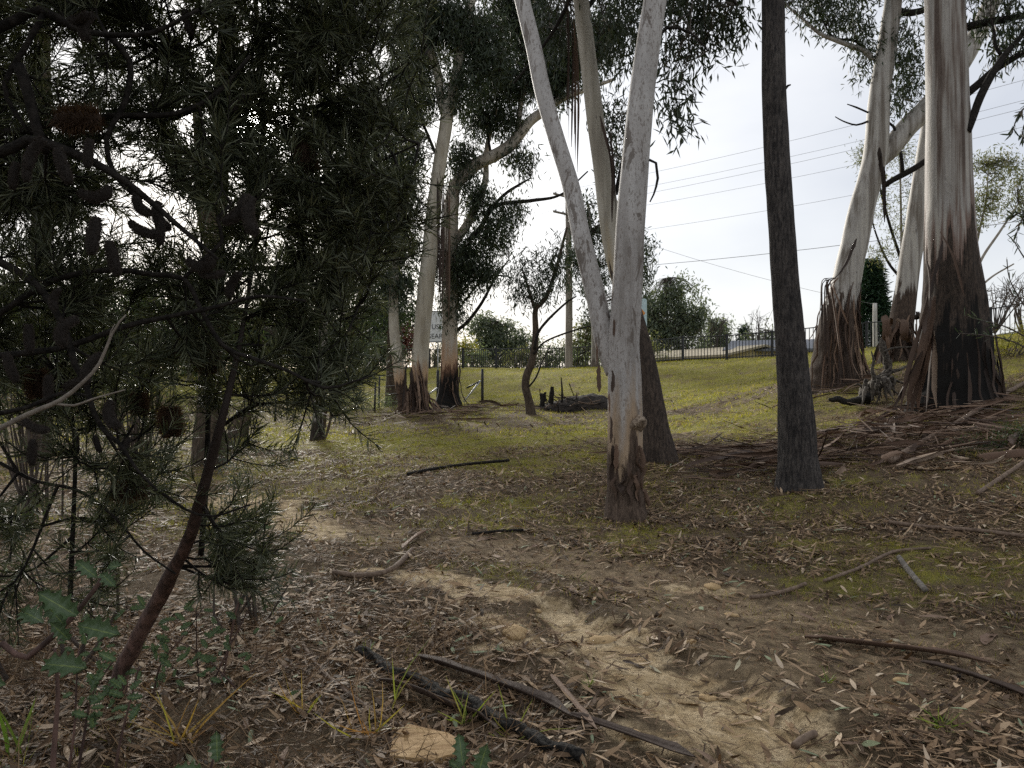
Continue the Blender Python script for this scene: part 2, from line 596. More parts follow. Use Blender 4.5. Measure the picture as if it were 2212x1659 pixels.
def _phi(r):
    return r * r * np.log(r + 1e-9)


_n = len(cp)
_K = _phi(np.linalg.norm(cp[:, None, :2] - cp[None, :, :2], axis=2)) + np.eye(_n) * 0.6
_Q = np.concatenate([np.ones((_n, 1)), cp[:, :2]], 1)
_A = np.block([[_K, _Q], [_Q.T, np.zeros((3, 3))]])
_w = np.linalg.solve(_A, np.concatenate([cp[:, 2], np.zeros(3)]))
GX0, GX1, GY0, GY1, GS = -48.0, 52.0, -16.0, 58.0, 0.5
gxs = np.arange(GX0, GX1 + .01, GS)
gys = np.arange(GY0, GY1 + .01, GS)
_gx, _gy = np.meshgrid(gxs, gys)
_pts = np.stack([_gx.ravel(), _gy.ravel()], 1)
_gz = np.zeros(len(_pts))
for i in range(_n):
    _gz += _w[i] * _phi(np.linalg.norm(_pts - cp[i, :2], axis=1))
_gz += _w[_n] + _pts @ _w[_n + 1:]
GZ = np.clip(_gz.reshape(_gx.shape), -0.4, 4.2)


def macro(x, y):
    x = np.asarray(x, float)
    y = np.asarray(y, float)
    u = np.clip((x - GX0) / GS, 0, len(gxs) - 1.001)
    v = np.clip((y - GY0) / GS, 0, len(gys) - 1.001)
    i, j = u.astype(int), v.astype(int)
    a, b = u - i, v - j
    z = (GZ[j, i] * (1 - a) + GZ[j, i + 1] * a) * (1 - b) + (GZ[j + 1, i] * (1 - a) + GZ[j + 1, i + 1] * a) * b
    far = np.maximum(np.maximum(GX0 + 6 - x, x - GX1 + 6), np.maximum(GY0 + 4 - y, y - GY1 + 3))
    k = sstep(0, 40, far)
    return z * (1 - k) + 1.2 * k


def ray_ground(px, py, fn):
    d = np.geomspace(1.2, 70, 6000)
    q = np.stack([(px - CX) * d / S, d, H - (py - CY) * d / S], 1)
    below = q[:, 2] <= fn(q[:, 0], q[:, 1])
    if not below.any():
        return None
    return q[np.argmax(below)]


def polyline_dist(x, y, pts, w):
    """smallest of (distance / width) to a polyline"""
    best = np.full(np.shape(x), 1e9)
    for (a, b, wa, wb) in zip(pts[:-1], pts[1:], w[:-1], w[1:]):
        ab = b - a
        t = np.clip(((x - a[0]) * ab[0] + (y - a[1]) * ab[1]) / (ab @ ab + 1e-9), 0, 1)
        dd = np.hypot(x - a[0] - ab[0] * t, y - a[1] - ab[1] * t) / (wa + (wb - wa) * t)
        best = np.minimum(best, dd)
    return best


def track(px):
    return [ray_ground(x, y, macro)[:2] for x, y in px]


SAND = [(track([(1840, 1730), (1690, 1600), (1560, 1525), (1430, 1465), (1330, 1400), (1262, 1350), (1200, 1305)]), [.36, .33, .36, .38, .34, .28, .18]),
        (track([(1120, 1290), (1010, 1270), (900, 1245), (820, 1235)]), [.22, .32, .28, .18]),
        (track([(1120, 1390), (1040, 1400)]), [.16, .12]),
        (track([(1250, 1440), (1180, 1400), (1050, 1340)]), [.16, .2, .2]),
        (track([(715, 1150), (640, 1122), (570, 1095), (450, 1070)]), [.3, .42, .5, .55]),
        (track([(1560, 1265), (1450, 1262)]), [.12, .1]),
        (track([(1500, 1620), (1350, 1580)]), [.12, .14])]
PATH = (track([(2400, 1480), (2150, 1405), (1950, 1350), (1700, 1310), (1400, 1250), (1200, 1200), (1000, 1165), (800, 1150), (600, 1120)]),
        [.5, .42, .42, .45, .5, .5, .5, .5, .6])
BARE = (track([(2000, 1480), (1700, 1420), (1500, 1330)]), [.5, .6, .5])


def sand_at(x, y):
    n = fbm2(x, y, 3.0, 4, 3).reshape(np.shape(x))
    n2 = fbm2(x, y, 11.0, 3, 4).reshape(np.shape(x))
    s = np.zeros(np.shape(x))
    for k, (p, w) in enumerate(SAND):
        q = polyline_dist(x, y, p, w) + (n - .5) * 1.6 + (n2 - .5) * 0.9
        s = np.maximum(s, (1 - sstep(0.45, 1.2, q)) * (1.0, .95, .9, .75, .8, .7, .7)[k])
    return s


def path_at(x, y):
    n = fbm2(x, y, 1.7, 4, 8).reshape(np.shape(x))
    a = polyline_dist(x, y, *PATH) + (n - .5) * 1.2
    b = polyline_dist(x, y, *BARE) + (n - .5) * 1.4
    return np.maximum(1 - sstep(0.6, 1.3, a), 0.8 * (1 - sstep(0.6, 1.3, b)))


GB = []
for px, py, rx, ry, k in [(1000, 1088, 1.5, .55, .9), (1120, 1075, 1.6, .5, .8), (1560, 1170, 1.1, .5, .65), (1760, 1260, .9, .4, .8), (1950, 1250, .9, .4, .7),
                          (1500, 1120, 1.2, .6, .45), (1830, 930, 1.8, 2.2, .9), (2100, 1300, .6, .3, .6), (1650, 1190, .8, .3, .5), (1010, 1225, .4, .12, .5),
                          (1150, 1000, 3.5, 2.2, .75), (900, 960, 5, 3.0, 1.0), (620, 940, 4, 4.0, .8), (1600, 900, 4, 4, 1.0), (1350, 930, 4, 3, .95),
                          (700, 1340, .35, .25, .35), (820, 1380, .4, .3, .45), (2080, 1560, .25, .15, .4), (2000, 1480, .5, .12, .25), (700, 1010, 2.5, .6, .4)]:
    g = ray_ground(px, py, macro)
    GB.append((g[0], g[1], rx, ry, k))


def grass_at(x, y):
    n = fbm2(x, y, 0.9, 4, 21).reshape(np.shape(x))
    n2 = fbm2(x, y, 3.7, 3, 22).reshape(np.shape(x))
    g = np.zeros(np.shape(x))
    for cx, cy_, rx, ry, k in GB:
        g = np.maximum(g, k * np.exp(-((x - cx) / rx) ** 2 - ((y - cy_) / ry) ** 2))
    g = np.maximum(g, sstep(21, 27, y + x * 0.45) * 0.9)
    g = np.maximum(g, .50 * sstep(4.4, 7.0, y + .5 * x))
    g = g + (n - 0.5) * 1.15 + (n2 - .5) * 0.9
    g = sstep(0.18, 0.95, g)
    return g * (1 - sand_at(x, y)) * (1 - 0.75 * path_at(x, y))


def ground(x, y):
    x = np.asarray(x, float)
    y = np.asarray(y, float)
    z = macro(x, y)
    near = 1 - sstep(10, 30, np.hypot(x, y))
    z = z + (fbm2(x, y, 0.55, 3, 31).reshape(np.shape(x)) - .5) * (0.16 * sstep(1, 12, y) + .35 * sstep(20, 28, y) * (1 - sstep(34, 38, y + .25 * x)))
    z = z + (fbm2(x, y, 2.3, 3, 33).reshape(np.shape(x)) - .5) * (0.05 + .03 * near)
    z = z + (fbm2(x, y, 9.0, 3, 35).reshape(np.shape(x)) - .5) * 0.028 * near
    s = np.minimum(polyline_dist(x, y, *SAND[0]), 3)
    z = z - 0.07 * (1 - sstep(.7, 1.25, s + (fbm2(x, y, 5.0, 3, 37).reshape(np.shape(x)) - .5) * 1.3)) * near
    z = z - 0.05 * np.exp(-polyline_dist(x, y, *PATH) ** 2)
    return z


def gz(x, y):
    return float(ground(np.array([x]), np.array([y]))[0])


def gp(px, py):
    """the ground point sighted at (px, py)"""
    return ray_ground(px, py, ground)


def axis(lo, hi, fine, a, b, grow=1.09):
    v = list(np.arange(a, b, fine))
    s = fine
    while v[-1] < hi:
        s *= grow
        v.append(v[-1] + s)
    s = fine
    while v[0] > lo:
        s *= grow
        v.insert(0, v[0] - s)
    return np.array(v)


ax = axis(-700, 700, 0.06, -3.2, 4.2, 1.035)
ay = axis(-60, 1500, 0.06, 2.2, 9.0, 1.03)
gx_, gy_ = np.meshgrid(ax, ay)
gzz = ground(gx_, gy_)
sd, gr, pa = sand_at(gx_, gy_), grass_at(gx_, gy_), path_at(gx_, gy_)
nx, ny = len(ax), len(ay)
ii = (np.arange(ny - 1)[:, None] * nx + np.arange(nx - 1)[None, :])
GF = np.stack([ii, ii + 1, ii + nx + 1, ii + nx], -1).reshape(-1, 4)

g = NT('ground_mat')
r_, g_, b_ = g.sep(g.attr('cover', True))
ob = g.obj()
n_f = g.noise(ob, 70, 8, 0.75)
n_m = g.noise(ob, 9, 5, 0.6)
n_l = g.noise(ob, 1.3, 4, 0.55)
dirt = g.mix(n_l, (0.105, 0.076, 0.045), (0.21, 0.155, 0.095))
dirt = g.mix(g.mapr(n_f, 0.45, 0.7, 0, .85), dirt, (0.034, 0.025, 0.016))
vd, vc = g.voro(g.obj((1, 1, 1)), 38)
chip = g.mapr(vd, 0.10, 0.22, 1, 0)
cr, cg, cb = g.sep(vc)
chip = g.math('MULTIPLY', chip, g.math('GREATER_THAN', cr, 0.62))
dirt = g.mix(g.math('MULTIPLY', chip, 0.7), dirt, g.mix(cg, (0.12, 0.085, 0.06), (0.30, 0.24, 0.18)))
pathc = g.mix(g.mapr(n_m, .3, .7), (0.16, 0.118, 0.072), (0.42, 0.315, 0.195))
pathc = g.mix(g.mapr(n_f, 0.5, 0.75, 0, .7), pathc, (0.065, 0.047, 0.034))
sandc = g.mix(g.mapr(n_m, .35, .65), (0.50, 0.37, 0.205), (0.76, 0.60, 0.38))
sandc = g.mix(g.mapr(g.noise(ob, 3.1, 3), 0.5, 0.72, 0, .6), sandc, (0.44, 0.285, 0.135))
sandc = g.mix(g.mapr(g.noise(ob, 26, 5, .7), 0.5, 0.66, 0, .8), sandc, (0.22, 0.155, 0.09))
sd_, sc2_ = g.voro(g.obj((1, 1, 1)), 70)
sandc = g.mix(g.math('MULTIPLY', g.mapr(sd_, .18, .30, .85, 0), g.math('GREATER_THAN', g.sep(sc2_)[0], .6)), sandc, (0.07, 0.05, 0.034))
sandc = g.mix(g.mapr(n_f, 0.58, 0.72, 0, .75), sandc, (0.12, 0.085, 0.055))
mossc = g.mix(n_m, (0.16, 0.155, 0.028), (0.38, 0.345, 0.070))
mossc = g.mix(g.mapr(n_l, 0.48, 0.7, 0, .8), mossc, (0.20, 0.155, 0.070))
mossc = g.mix(g.mapr(n_f, 0.5, 0.72, 0, .7), mossc, (0.075, 0.055, 0.032))
c = g.mix(g.math('MULTIPLY', b_, 0.85), dirt, pathc)
edge = g.math('ADD', g_, g.math('MULTIPLY', g.math('SUBTRACT', n_m, 0.5), 1.5))
c = g.mix(g.mapr(edge, 0.2, 1.0, 0, 0.8), c, mossc)
edge2 = g.math('ADD', r_, g.math('MULTIPLY', g.math('SUBTRACT', n_m, 0.5), 1.6))
c = g.mix(g.mapr(edge2, 0.2, 0.9), c, sandc)
hh = g.math('ADD', g.math('MULTIPLY', n_f, 0.6), g.math('MULTIPLY', n_m, 0.8))
M_GROUND = g.finish(c, 0.95, g.bump(hh, 1.0, 0.05), 0.1)
gnd = mk('ground', np.stack([gx_.ravel(), gy_.ravel(), gzz.ravel()], 1), GF, M_GROUND, None, True,
         {'cover': np.stack([sd.ravel(), (gr * (.75 + .25 * sstep(11, 17, gy_))).ravel(), pa.ravel()], 1)}, kind='structure', label='leaf strewn earth with short grass and an eroded sandy track')


# ------------------------------------------------------------------ trees
def foliage(blobs, seed, L=0.13, W=0.022, hang=0.9, clump=0.30, prof=((0, .15), (.4, 1), (1, .05)), jit=0.6):
    """blobs: (centre, (rx, ry, rz), clumps, leaves per clump) -> leaf arrays and clump centres"""
    r = np.random.default_rng(seed)
    Pp, Cl = [], []
    for c, rad, nc, per in blobs:
        u = r.normal(size=(nc, 3))
        u /= np.linalg.norm(u, axis=1)[:, None]
        cc = np.asarray(c) + u * (r.random((nc, 1)) ** 0.42) * np.asarray(rad)
        Cl.append(cc)
        k = per
        q = np.repeat(cc, k, 0) + r.normal(size=(nc * k, 3)) * clump * np.array((0.6, 0.6, 0.75))
        Pp.append(q)
    Pp = np.concatenate(Pp)
    n = len(Pp)
    d = r.normal(size=(n, 3)) * jit
    d[:, 2] -= hang
    V, F = leaf_geo(Pp, d, L * (0.7 + 0.6 * r.random(n)), W * (0.8 + 0.5 * r.random(n)), r.normal(size=(n, 3)), prof, 0.12 * r.normal(size=n))
    return V, F, rep(np.clip(r.beta(2, 2.6, n), 0, 1), 2 * len(prof)), np.concatenate(Cl)


def to_blobs(bl, d, density=1.0, per=26, depth=1.0):
    """(px, py, rx, ry[, d]) crown masses sighted at distance d"""
    o = []
    for b in bl:
        dd = b[4] if len(b) > 4 else d
        k = m_per(dd)
        rx, ry = b[2] * k, b[3] * k
        rz = (rx + ry) * 0.5 * depth
        nc = max(4, int(density * 30.0 * (rx * ry * rz) ** 0.6667 / 0.30 ** 1.2))
        o.append((P(b[0], b[1], dd), (rx, rz, ry), nc, per))
    return o


def twigs(G, cl, anchors, r0, seed, frac=0.6, seg=4):
    """thin branchlets from the limbs to the leaf clumps"""
    r = np.random.default_rng(seed)
    anchors = np.asarray(anchors)
    for c in cl:
        if r.random() > frac:
            continue
        dist = np.linalg.norm(anchors - c, axis=1) + r.random(len(anchors)) * 0.3
        a = anchors[np.argmin(dist)]
        m = (a + c) / 2 + np.array((0, 0, 0.12 * dist.min())) + r.normal(size=3) * 0.06 * dist.min()
        ln = np.linalg.norm(c - a)
        V, F, F3, al = tube([a, m, c], [r0 * (0.5 + 0.15 * ln), r0 * .6, r0 * 0.3], seg, max(0.15, ln / 4), cap=False)
        G.add(V, F, a=al)


def limb_pts(spec, d):
    pts = [P(s[0], s[1], s[3] if len(s) > 3 else d) for s in spec]
    rad = [s[2] * m_per(s[3] if len(s) > 3 else d) / 2 for s in spec]
    return pts, rad


def gum(name, label, base_px, d, spec, mat, stems=(), limbs=(), crown=(), leafmat=None, h0=1.0, rough=0.10, smooth_amp=0.02, category='tree',
        seg=22, step=0.07, L=0.13, W=0.022, density=1.0, per=26, seed=1, limb_mat=None, crown_d=None, hang=0.9, clump=0.3, sink=0.35, flare=1.0, twr=0.012, group=None,
        crown_depth=1.0):
    """a tree sighted along its stem; spec = (px, py, width)"""
    pts, rad = limb_pts(spec, d)
    b = pts[0].copy()
    rt = root(name, (b[0], b[1], gz(b[0], b[1])), label, category, group)
    p0 = b - (pts[1] - b) / np.linalg.norm(pts[1] - b) * sink
    p0[2] = min(p0[2], gz(b[0], b[1]) - sink)
    pts = [p0] + pts
    rad = [rad[0] * (1 + 0.55 * flare)] + rad
    rad[1] *= 1 + 0.12 * flare
    V, F, F3, al = tube(pts, rad, seg, step, disp_bark(rough, smooth_amp, h0 + sink), seed=seed)
    G = Geo()
    G.add(V, F, F3, al - sink)
    tr = G.build('trunk', mat, rt)
    anchors = [p for p in pts[2:]]
    for i, (ls, ld) in enumerate(stems):
        p, rr = limb_pts(ls, ld)
        V, F, F3, al = tube(p, rr, max(10, seg - 6), step, disp_bark(rough * .4, smooth_amp, h0), seed=seed + 3 + i)
        G = Geo()
        G.add(V, F, F3, al + max(0.0, (p[0][2] - rt.location.z)))
        G.build('stem', mat, rt)
        anchors += list(resample(p, rr, 0.5)[0])
    for i, (ls, ld, dark) in enumerate(limbs):
        p, rr = limb_pts(ls, ld)
        V, F, F3, al = tube(p, rr, 9, 0.12, disp_bark(0.05, 0.05, 0), seed=seed + 9 + i)
        G = Geo()
        G.add(V, F, F3, al + 3.0)
        G.build('limb', (limb_mat or M_DARKLIMB) if dark else mat, rt)
        anchors += list(resample(p, rr, 0.4)[0])
    if len(crown):
        V, F, rn, cl = foliage(to_blobs(crown, crown_d or d, density, per, crown_depth), seed + 50, L, W, hang, clump)
        mk('crown', V, F, leafmat or GUM_LEAF, rt, False, {'rnd': rn})
        G = Geo()
        twigs(G, cl, anchors, twr, seed + 60)
        G.build('twigs', M_TWIG, rt)
    return rt, np.array(pts), np.array(rad)


def ribbon(pts, w, curl=0.35, nacross=3, twist=0.0, seed=0):
    """a peeling bark ribbon with a curled section"""
    pts = np.asarray(pts, float)
    C, W = resample(pts, np.broadcast_to(w, (len(pts),)), max(0.03, np.linalg.norm(pts[-1] - pts[0]) / 12))
    T, A, B = frames(C)
    r = np.random.default_rng(seed)
    n = len(C)
    tw = twist * np.linspace(0, 1, n) + r.random() * 6.28
    tw += 0.3 * np.sin(np.linspace(0, 5, n) + r.random() * 6)
    SD = A * np.cos(tw)[:, None] + B * np.sin(tw)[:, None]
    NN = np.cross(T, SD)
    prof = np.linspace(-1, 1, nacross)
    ww = W * (0.75 + 0.35 * r.random(n)) * np.minimum(1, np.minimum(np.linspace(0.35, 4, n), np.linspace(4, 0.25, n)))
    V = np.stack([C + SD * (ww * 0.5 * q)[:, None] + NN * (ww * curl * q * q)[:, None] for q in prof], 1).reshape(-1, 3)
    i = np.arange(n - 1)[:, None] * nacross
    j = np.arange(nacross - 1)[None, :]
    F = np.stack([i + j, i + j + 1, i + nacross + j + 1, i + nacross + j], -1).reshape(-1, 4)
    return V, F


def hang_bark(rt, pts, rad, n, h_lo, h_hi, seed, wmin=0.03, wmax=0.09, spread=0.5, name='bark_strip', floor=True, tone=(0.1, 0.9)):
    """loose bark ribbons hanging down the stem to the ground, each a part of the tree"""
    r = np.random.default_rng(seed)
    C, Rr = resample(pts, rad, 0.1)
    z0 = rt.location.z
    for k in range(n):
        th = math.pi * (1.05 + 0.9 * r.random())           # the side towards the open ground
        top = z0 + h_lo + (h_hi - h_lo) * r.random()
        i = int(np.argmin(abs(C[:, 2] - top)))
        dr = np.array((math.cos(th), math.sin(th), 0))
        a = C[i] + dr * (Rr[i] * 1.03 + .01)
        side = np.array((-dr[1], dr[0], 0)) * r.normal() * spread * 0.5
        q = []
        m = 6
        ln = (top - z0) * (1.0 if floor and r.random() < .75 else 0.35 + .5 * r.random())
        for s in np.linspace(0, 1, m):
            z = top - ln * s
            j = int(np.argmin(abs(C[:, 2] - z)))
            out = Rr[j] * 1.02 + 0.02 + spread * (0.15 + .5 * r.random()) * s ** 1.6
            q.append(np.array((C[j][0], C[j][1], z)) + dr * out + side * s + r.normal(size=3) * 0.02)
        q[0] = a
        if ln > (top - z0) * .99:
            q[-1][2] = gz(q[-1][0], q[-1][1]) + 0.02
        V, F = ribbon(q, wmin + (wmax - wmin) * r.random(), 0.35, 3, r.normal() * 1.2, seed * 100 + k)
        mk(name, V, F, M_BARKSTRIP, rt, True, {'rnd': np.full(len(V), tone[0] + (tone[1] - tone[0]) * r.random())})


# bark of each tree
B_MAIN = bark_mat('bark_pale_spotted', 0.78, 0.5, (0.060, 0.042, 0.031), (0.15, 0.108, 0.08),
                  [(0.38, (0.26, 0.24, 0.22)), (0.48, (0.38, 0.36, 0.34)), (0.62, (0.48, 0.465, 0.445))], spot=0.7, spot_col=(0.17, 0.148, 0.13), tan=(0.36, 0.265, 0.175), mottle=1.0)
B_BACK = bark_mat('bark_dark_base_cream_top', 2.9, 0.5, (0.034, 0.027, 0.023), (0.10, 0.075, 0.058),
                  [(0.38, (0.25, 0.225, 0.18)), (0.5, (0.37, 0.34, 0.275)), (0.62, (0.46, 0.43, 0.365))], spot=0.25, tan=(0.40, 0.33, 0.22), streak=.7)
B_DARK = bark_mat('bark_dark_fissured', 30.0, 0.4, (0.024, 0.022, 0.022), (0.095, 0.083, 0.074), [(0.3, (0.1, 0.1, 0.1)), (0.8, (0.15, 0.14, 0.13))], bumpk=1.0)
B_BIG = bark_mat('bark_striped_grey', 2.9, 1.1, (0.024, 0.020, 0.017), (0.085, 0.063, 0.048),
                 [(0.38, (0.085, 0.060, 0.046)), (0.45, (0.17, 0.135, 0.11)), (0.50, (0.27, 0.245, 0.215)), (0.56, (0.35, 0.33, 0.30)), (0.64, (0.43, 0.40, 0.34))], spot=0.3, streak=0.9, tan=(0.16, 0.105, 0.08), burn=1.5, zst=.035, mottle=.35)
B_LEAN = bark_mat('bark_striped_cream', 1.9, 0.6, (0.042, 0.031, 0.025), (0.11, 0.08, 0.06),
                  [(0.38, (0.185, 0.16, 0.13)), (0.46, (0.29, 0.265, 0.23)), (0.53, (0.41, 0.39, 0.355)), (0.64, (0.49, 0.465, 0.41))], spot=0.2, streak=0.88, zst=.04, mottle=.3)
B_CREAM = bark_mat('bark_smooth_cream', 1.0, 0.5, (0.035, 0.026, 0.020), (0.13, 0.082, 0.056),
                   [(0.38, (0.30, 0.26, 0.19)), (0.5, (0.43, 0.39, 0.31)), (0.62, (0.52, 0.485, 0.405))], spot=0.25, tan=(0.42, 0.28, 0.165), mottle=.35)
B_BURNT = bark_mat('bark_burnt_base', 1.45, 0.6, (0.10, 0.055, 0.035), (0.24, 0.14, 0.09),
                   [(0.38, (0.30, 0.255, 0.2)), (0.5, (0.43, 0.385, 0.32)), (0.62, (0.52, 0.48, 0.42))], spot=0.3, tan=(0.40, 0.26, 0.16), burn=1.05)
B_SMALL = bark_mat('bark_small_burnt', 0.55, 0.4, (0.020, 0.016, 0.013), (0.06, 0.044, 0.034),
                   [(0.38, (0.19, 0.165, 0.14)), (0.5, (0.28, 0.255, 0.225)), (0.62, (0.36, 0.335, 0.30))], spot=0.45)
B_BROWN = bark_mat('bark_brown_stringy', 30.0, 0.4, (0.045, 0.034, 0.024), (0.12, 0.09, 0.064), [(0.3, (0.1, 0.1, 0.1)), (0.8, (0.2, 0.2, 0.2))], bumpk=0.9)
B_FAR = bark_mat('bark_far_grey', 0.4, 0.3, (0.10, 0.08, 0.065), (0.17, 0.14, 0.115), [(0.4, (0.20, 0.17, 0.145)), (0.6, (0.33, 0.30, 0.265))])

# the forked pale gum in the middle
t_main, p_main, r_main = gum(
    'gum_tree', 'pale spotted gum forking low into two stems, nearest the sandy track', None, 9.06,
    [(1352, 1118, 84), (1351, 1060, 78), (1350, 980, 77), (1350, 900, 75), (1349, 820, 72), (1346, 740, 68), (1352, 660, 66), (1357, 580, 64),
     (1361, 500, 62), (1367, 420, 60), (1374, 330, 57), (1382, 240, 54), (1391, 160, 52), (1404, 70, 50), (1415, 0, 49), (1440, -150, 45), (1465, -330, 38), (1490, -520, 26)],
    B_MAIN, stems=[([(1330, 805, 42, 9.1), (1308, 740, 46, 9.15), (1292, 660, 43, 9.2), (1273, 580, 41, 9.25), (1254, 500, 39, 9.3), (1233, 400, 38.5, 9.4), (1202, 300, 37, 9.5), (1173, 200, 36, 9.6),
                     (1152, 100, 34, 9.7), (1128, 0, 33, 9.8), (1095, -150, 29, 10), (1070, -330, 20, 10.2)], 9.2)],
    limbs=[([(1425, -20, 20), (1480, -80, 15), (1540, -60, 9), (1590, 10, 5)], 9.3, True), ([(1402, 345, 6), (1417, 352, 6), (1421, 385, 6), (1412, 420, 4), (1404, 436, 3)], 8.9, True),
           ([(1408, 100, 9), (1440, 60, 8), (1490, 70, 5), (1530, 110, 3)], 9.4, True)],
    crown=[(1510, 20, 95, 60), (1545, 80, 60, 60), (1470, 110, 50, 60), (1450, 205, 38, 55), (1470, 265, 26, 35), (1420, -90, 120, 70), (1300, -160, 160, 90), (1100, -150, 140, 100), (1590, 40, 35, 50), (1340, 40, 50, 60)],
    h0=0.8, rough=0.07, L=0.16, W=0.028, density=1.25, per=18, seed=2, crown_d=11.0, seg=36, step=0.05, clump=0.2, twr=0.008)
# peeled plates and the broken branch knob
kn = gp(1352, 1118)
G = Geo()
kc = P(1376, 908, 9.06)
V, F, F3, al = tube([kc + np.array((-0.10, 0.0, -0.05)), kc + np.array((-.03, -.13, -.03)), kc + np.array((0.0, -.18, .0)), kc + np.array((0.012, -.215, .03)), kc + np.array((0.014, -.225, .04))], [0.13, 0.095, 0.078, 0.05, .012], 22, 0.012, disp_bark(.7, .7, 0, 14, 9), seed=4)
G.add(V, F, F3, al + 2.0)
G.build('branch_knob', plain_mat('knob_wood_mat', (0.12, 0.085, 0.06), (0.36, 0.29, 0.215), 30, 0.8, bump=1), t_main)
hang_bark(t_main, p_main, r_main, 9, 0.3, 1.15, 31, 0.04, 0.085, 0.03, 'bark_flake', False, (0.2, 0.7))
for k, (px, py, w, h) in enumerate([(1322, 800, .05, .25), (1318, 900, .05, .30), (1326, 690, .035, .2), (1294, 790, .06, .30), (1287, 740, .05, .25), (1330, 960, .06, .28), (1317, 850, .05, .22)]):
    a = P(px, py, 8.85)
    V, F = ribbon([a, a + np.array((0.004, -0.01, -h * .5)), a + np.array((0.0, -0.02, -h))], w, 0.3, 3, 0.2, 300 + k)
    mk('bark_flake', V, F, M_BARKSTRIP, t_main, True, {'rnd': np.full(len(V), 0.35 + .06 * k)})

# the dark based gum leaning behind it
t_back, p_back, r_back = gum(
    'gum_tree', 'dark rough based gum with cream upper stem leaning behind the pale spotted gum', None, 12.0,
    [(1424, 995, 74), (1413, 930, 66), (1400, 850, 60), (1383, 760, 54), (1366, 690, 50), (1348, 620, 47), (1328, 540, 45), (1315, 460, 43), (1303, 370, 40), (1289, 280, 38),
     (1278, 190, 37), (1267, 100, 34), (1255, 0, 33), (1240, -150, 29), (1225, -330, 20)], B_BACK,
    limbs=[([(1330, 420, 10), (1345, 350, 9), (1355, 300, 6), (1380, 250, 4)], 12.1, True), ([(1258, 30, 12), (1320, -40, 10), (1400, -60, 8), (1500, -20, 5)], 12.2, True),
           ([(1250, -40, 10), (1200, 60, 8), (1150, 130, 6), (1110, 180, 4)], 12.4, True)],
    crown=[(1335, 90, 45, 90, 13), (1330, 250, 30, 60, 13.5), (1205, 60, 60, 70, 14), (1330, 350, 25, 40, 14), (1230, -120, 140, 90, 12.5), (1440, -20, 80, 60, 13)],
    h0=2.7, rough=0.12, L=0.16, W=0.028, density=1.5, per=20, seed=12, seg=28, clump=0.24, twr=0.009)
for k, (px, y0, y1) in enumerate([(1226, -10, 300), (1232, -20, 318), (1222, 20, 250), (1240, 100, 345), (1245, 80, 372), (1238, 20, 290)]):
    a, b = P(px, y0, 12.2), P(px + 3, y1, 12.2)
    V, F = ribbon([a, (a + b) / 2 + np.array((.02, 0, 0)), b], 0.035, 0.4, 3, 1.0, 340 + k)
    mk('hanging_bark', V, F, M_BARKSTRIP, t_back, True, {'rnd': np.full(len(V), 0.25 + .07 * k)})
for k, (px, y0, px1, y1) in enumerate([(1318, 280, 1330, 460), (1312, 300, 1322, 480), (1296, 250, 1326, 400)]):
    a, b = P(px, y0, 11.7), P(px1, y1, 11.7)
    V, F = ribbon([a, (a + b) / 2 + np.array((.03, 0, 0)), b], 0.045, 0.4, 3, 0.5, 350 + k)
    mk('hanging_bark', V, F, M_BARKSTRIP, t_back, True, {'rnd': np.full(len(V), 0.15 + .1 * k)})

# the dark bare trunk
t_dark, p_dark, r_dark = gum(
    'dark_trunk_tree', 'straight dark fissured trunk without branches standing right of the pale gum', None, 9.8,
    [(1726, 1042, 88), (1724, 980, 80), (1721, 900, 74), (1713, 800, 66), (1704, 700, 61), (1696, 600, 58), (1689, 500, 56), (1682, 400, 54), (1676, 300, 52), (1672, 200, 51),
     (1671, 100, 50), (1671, 0, 49), (1672, -150, 46), (1676, -330, 40), (1680, -500, 28)], B_DARK, h0=30, rough=0.10, smooth_amp=0.1, seed=22, seg=40, step=0.05,
    limbs=[([(1694, 195, 6), (1702, 185, 5), (1708, 183, 3)], 9.75, True)],
    crown=[(1620, -420, 150, 90), (1760, -480, 150, 90), (1690, -560, 160, 80)], L=0.14, W=0.024, density=0.6, per=18, clump=.25)

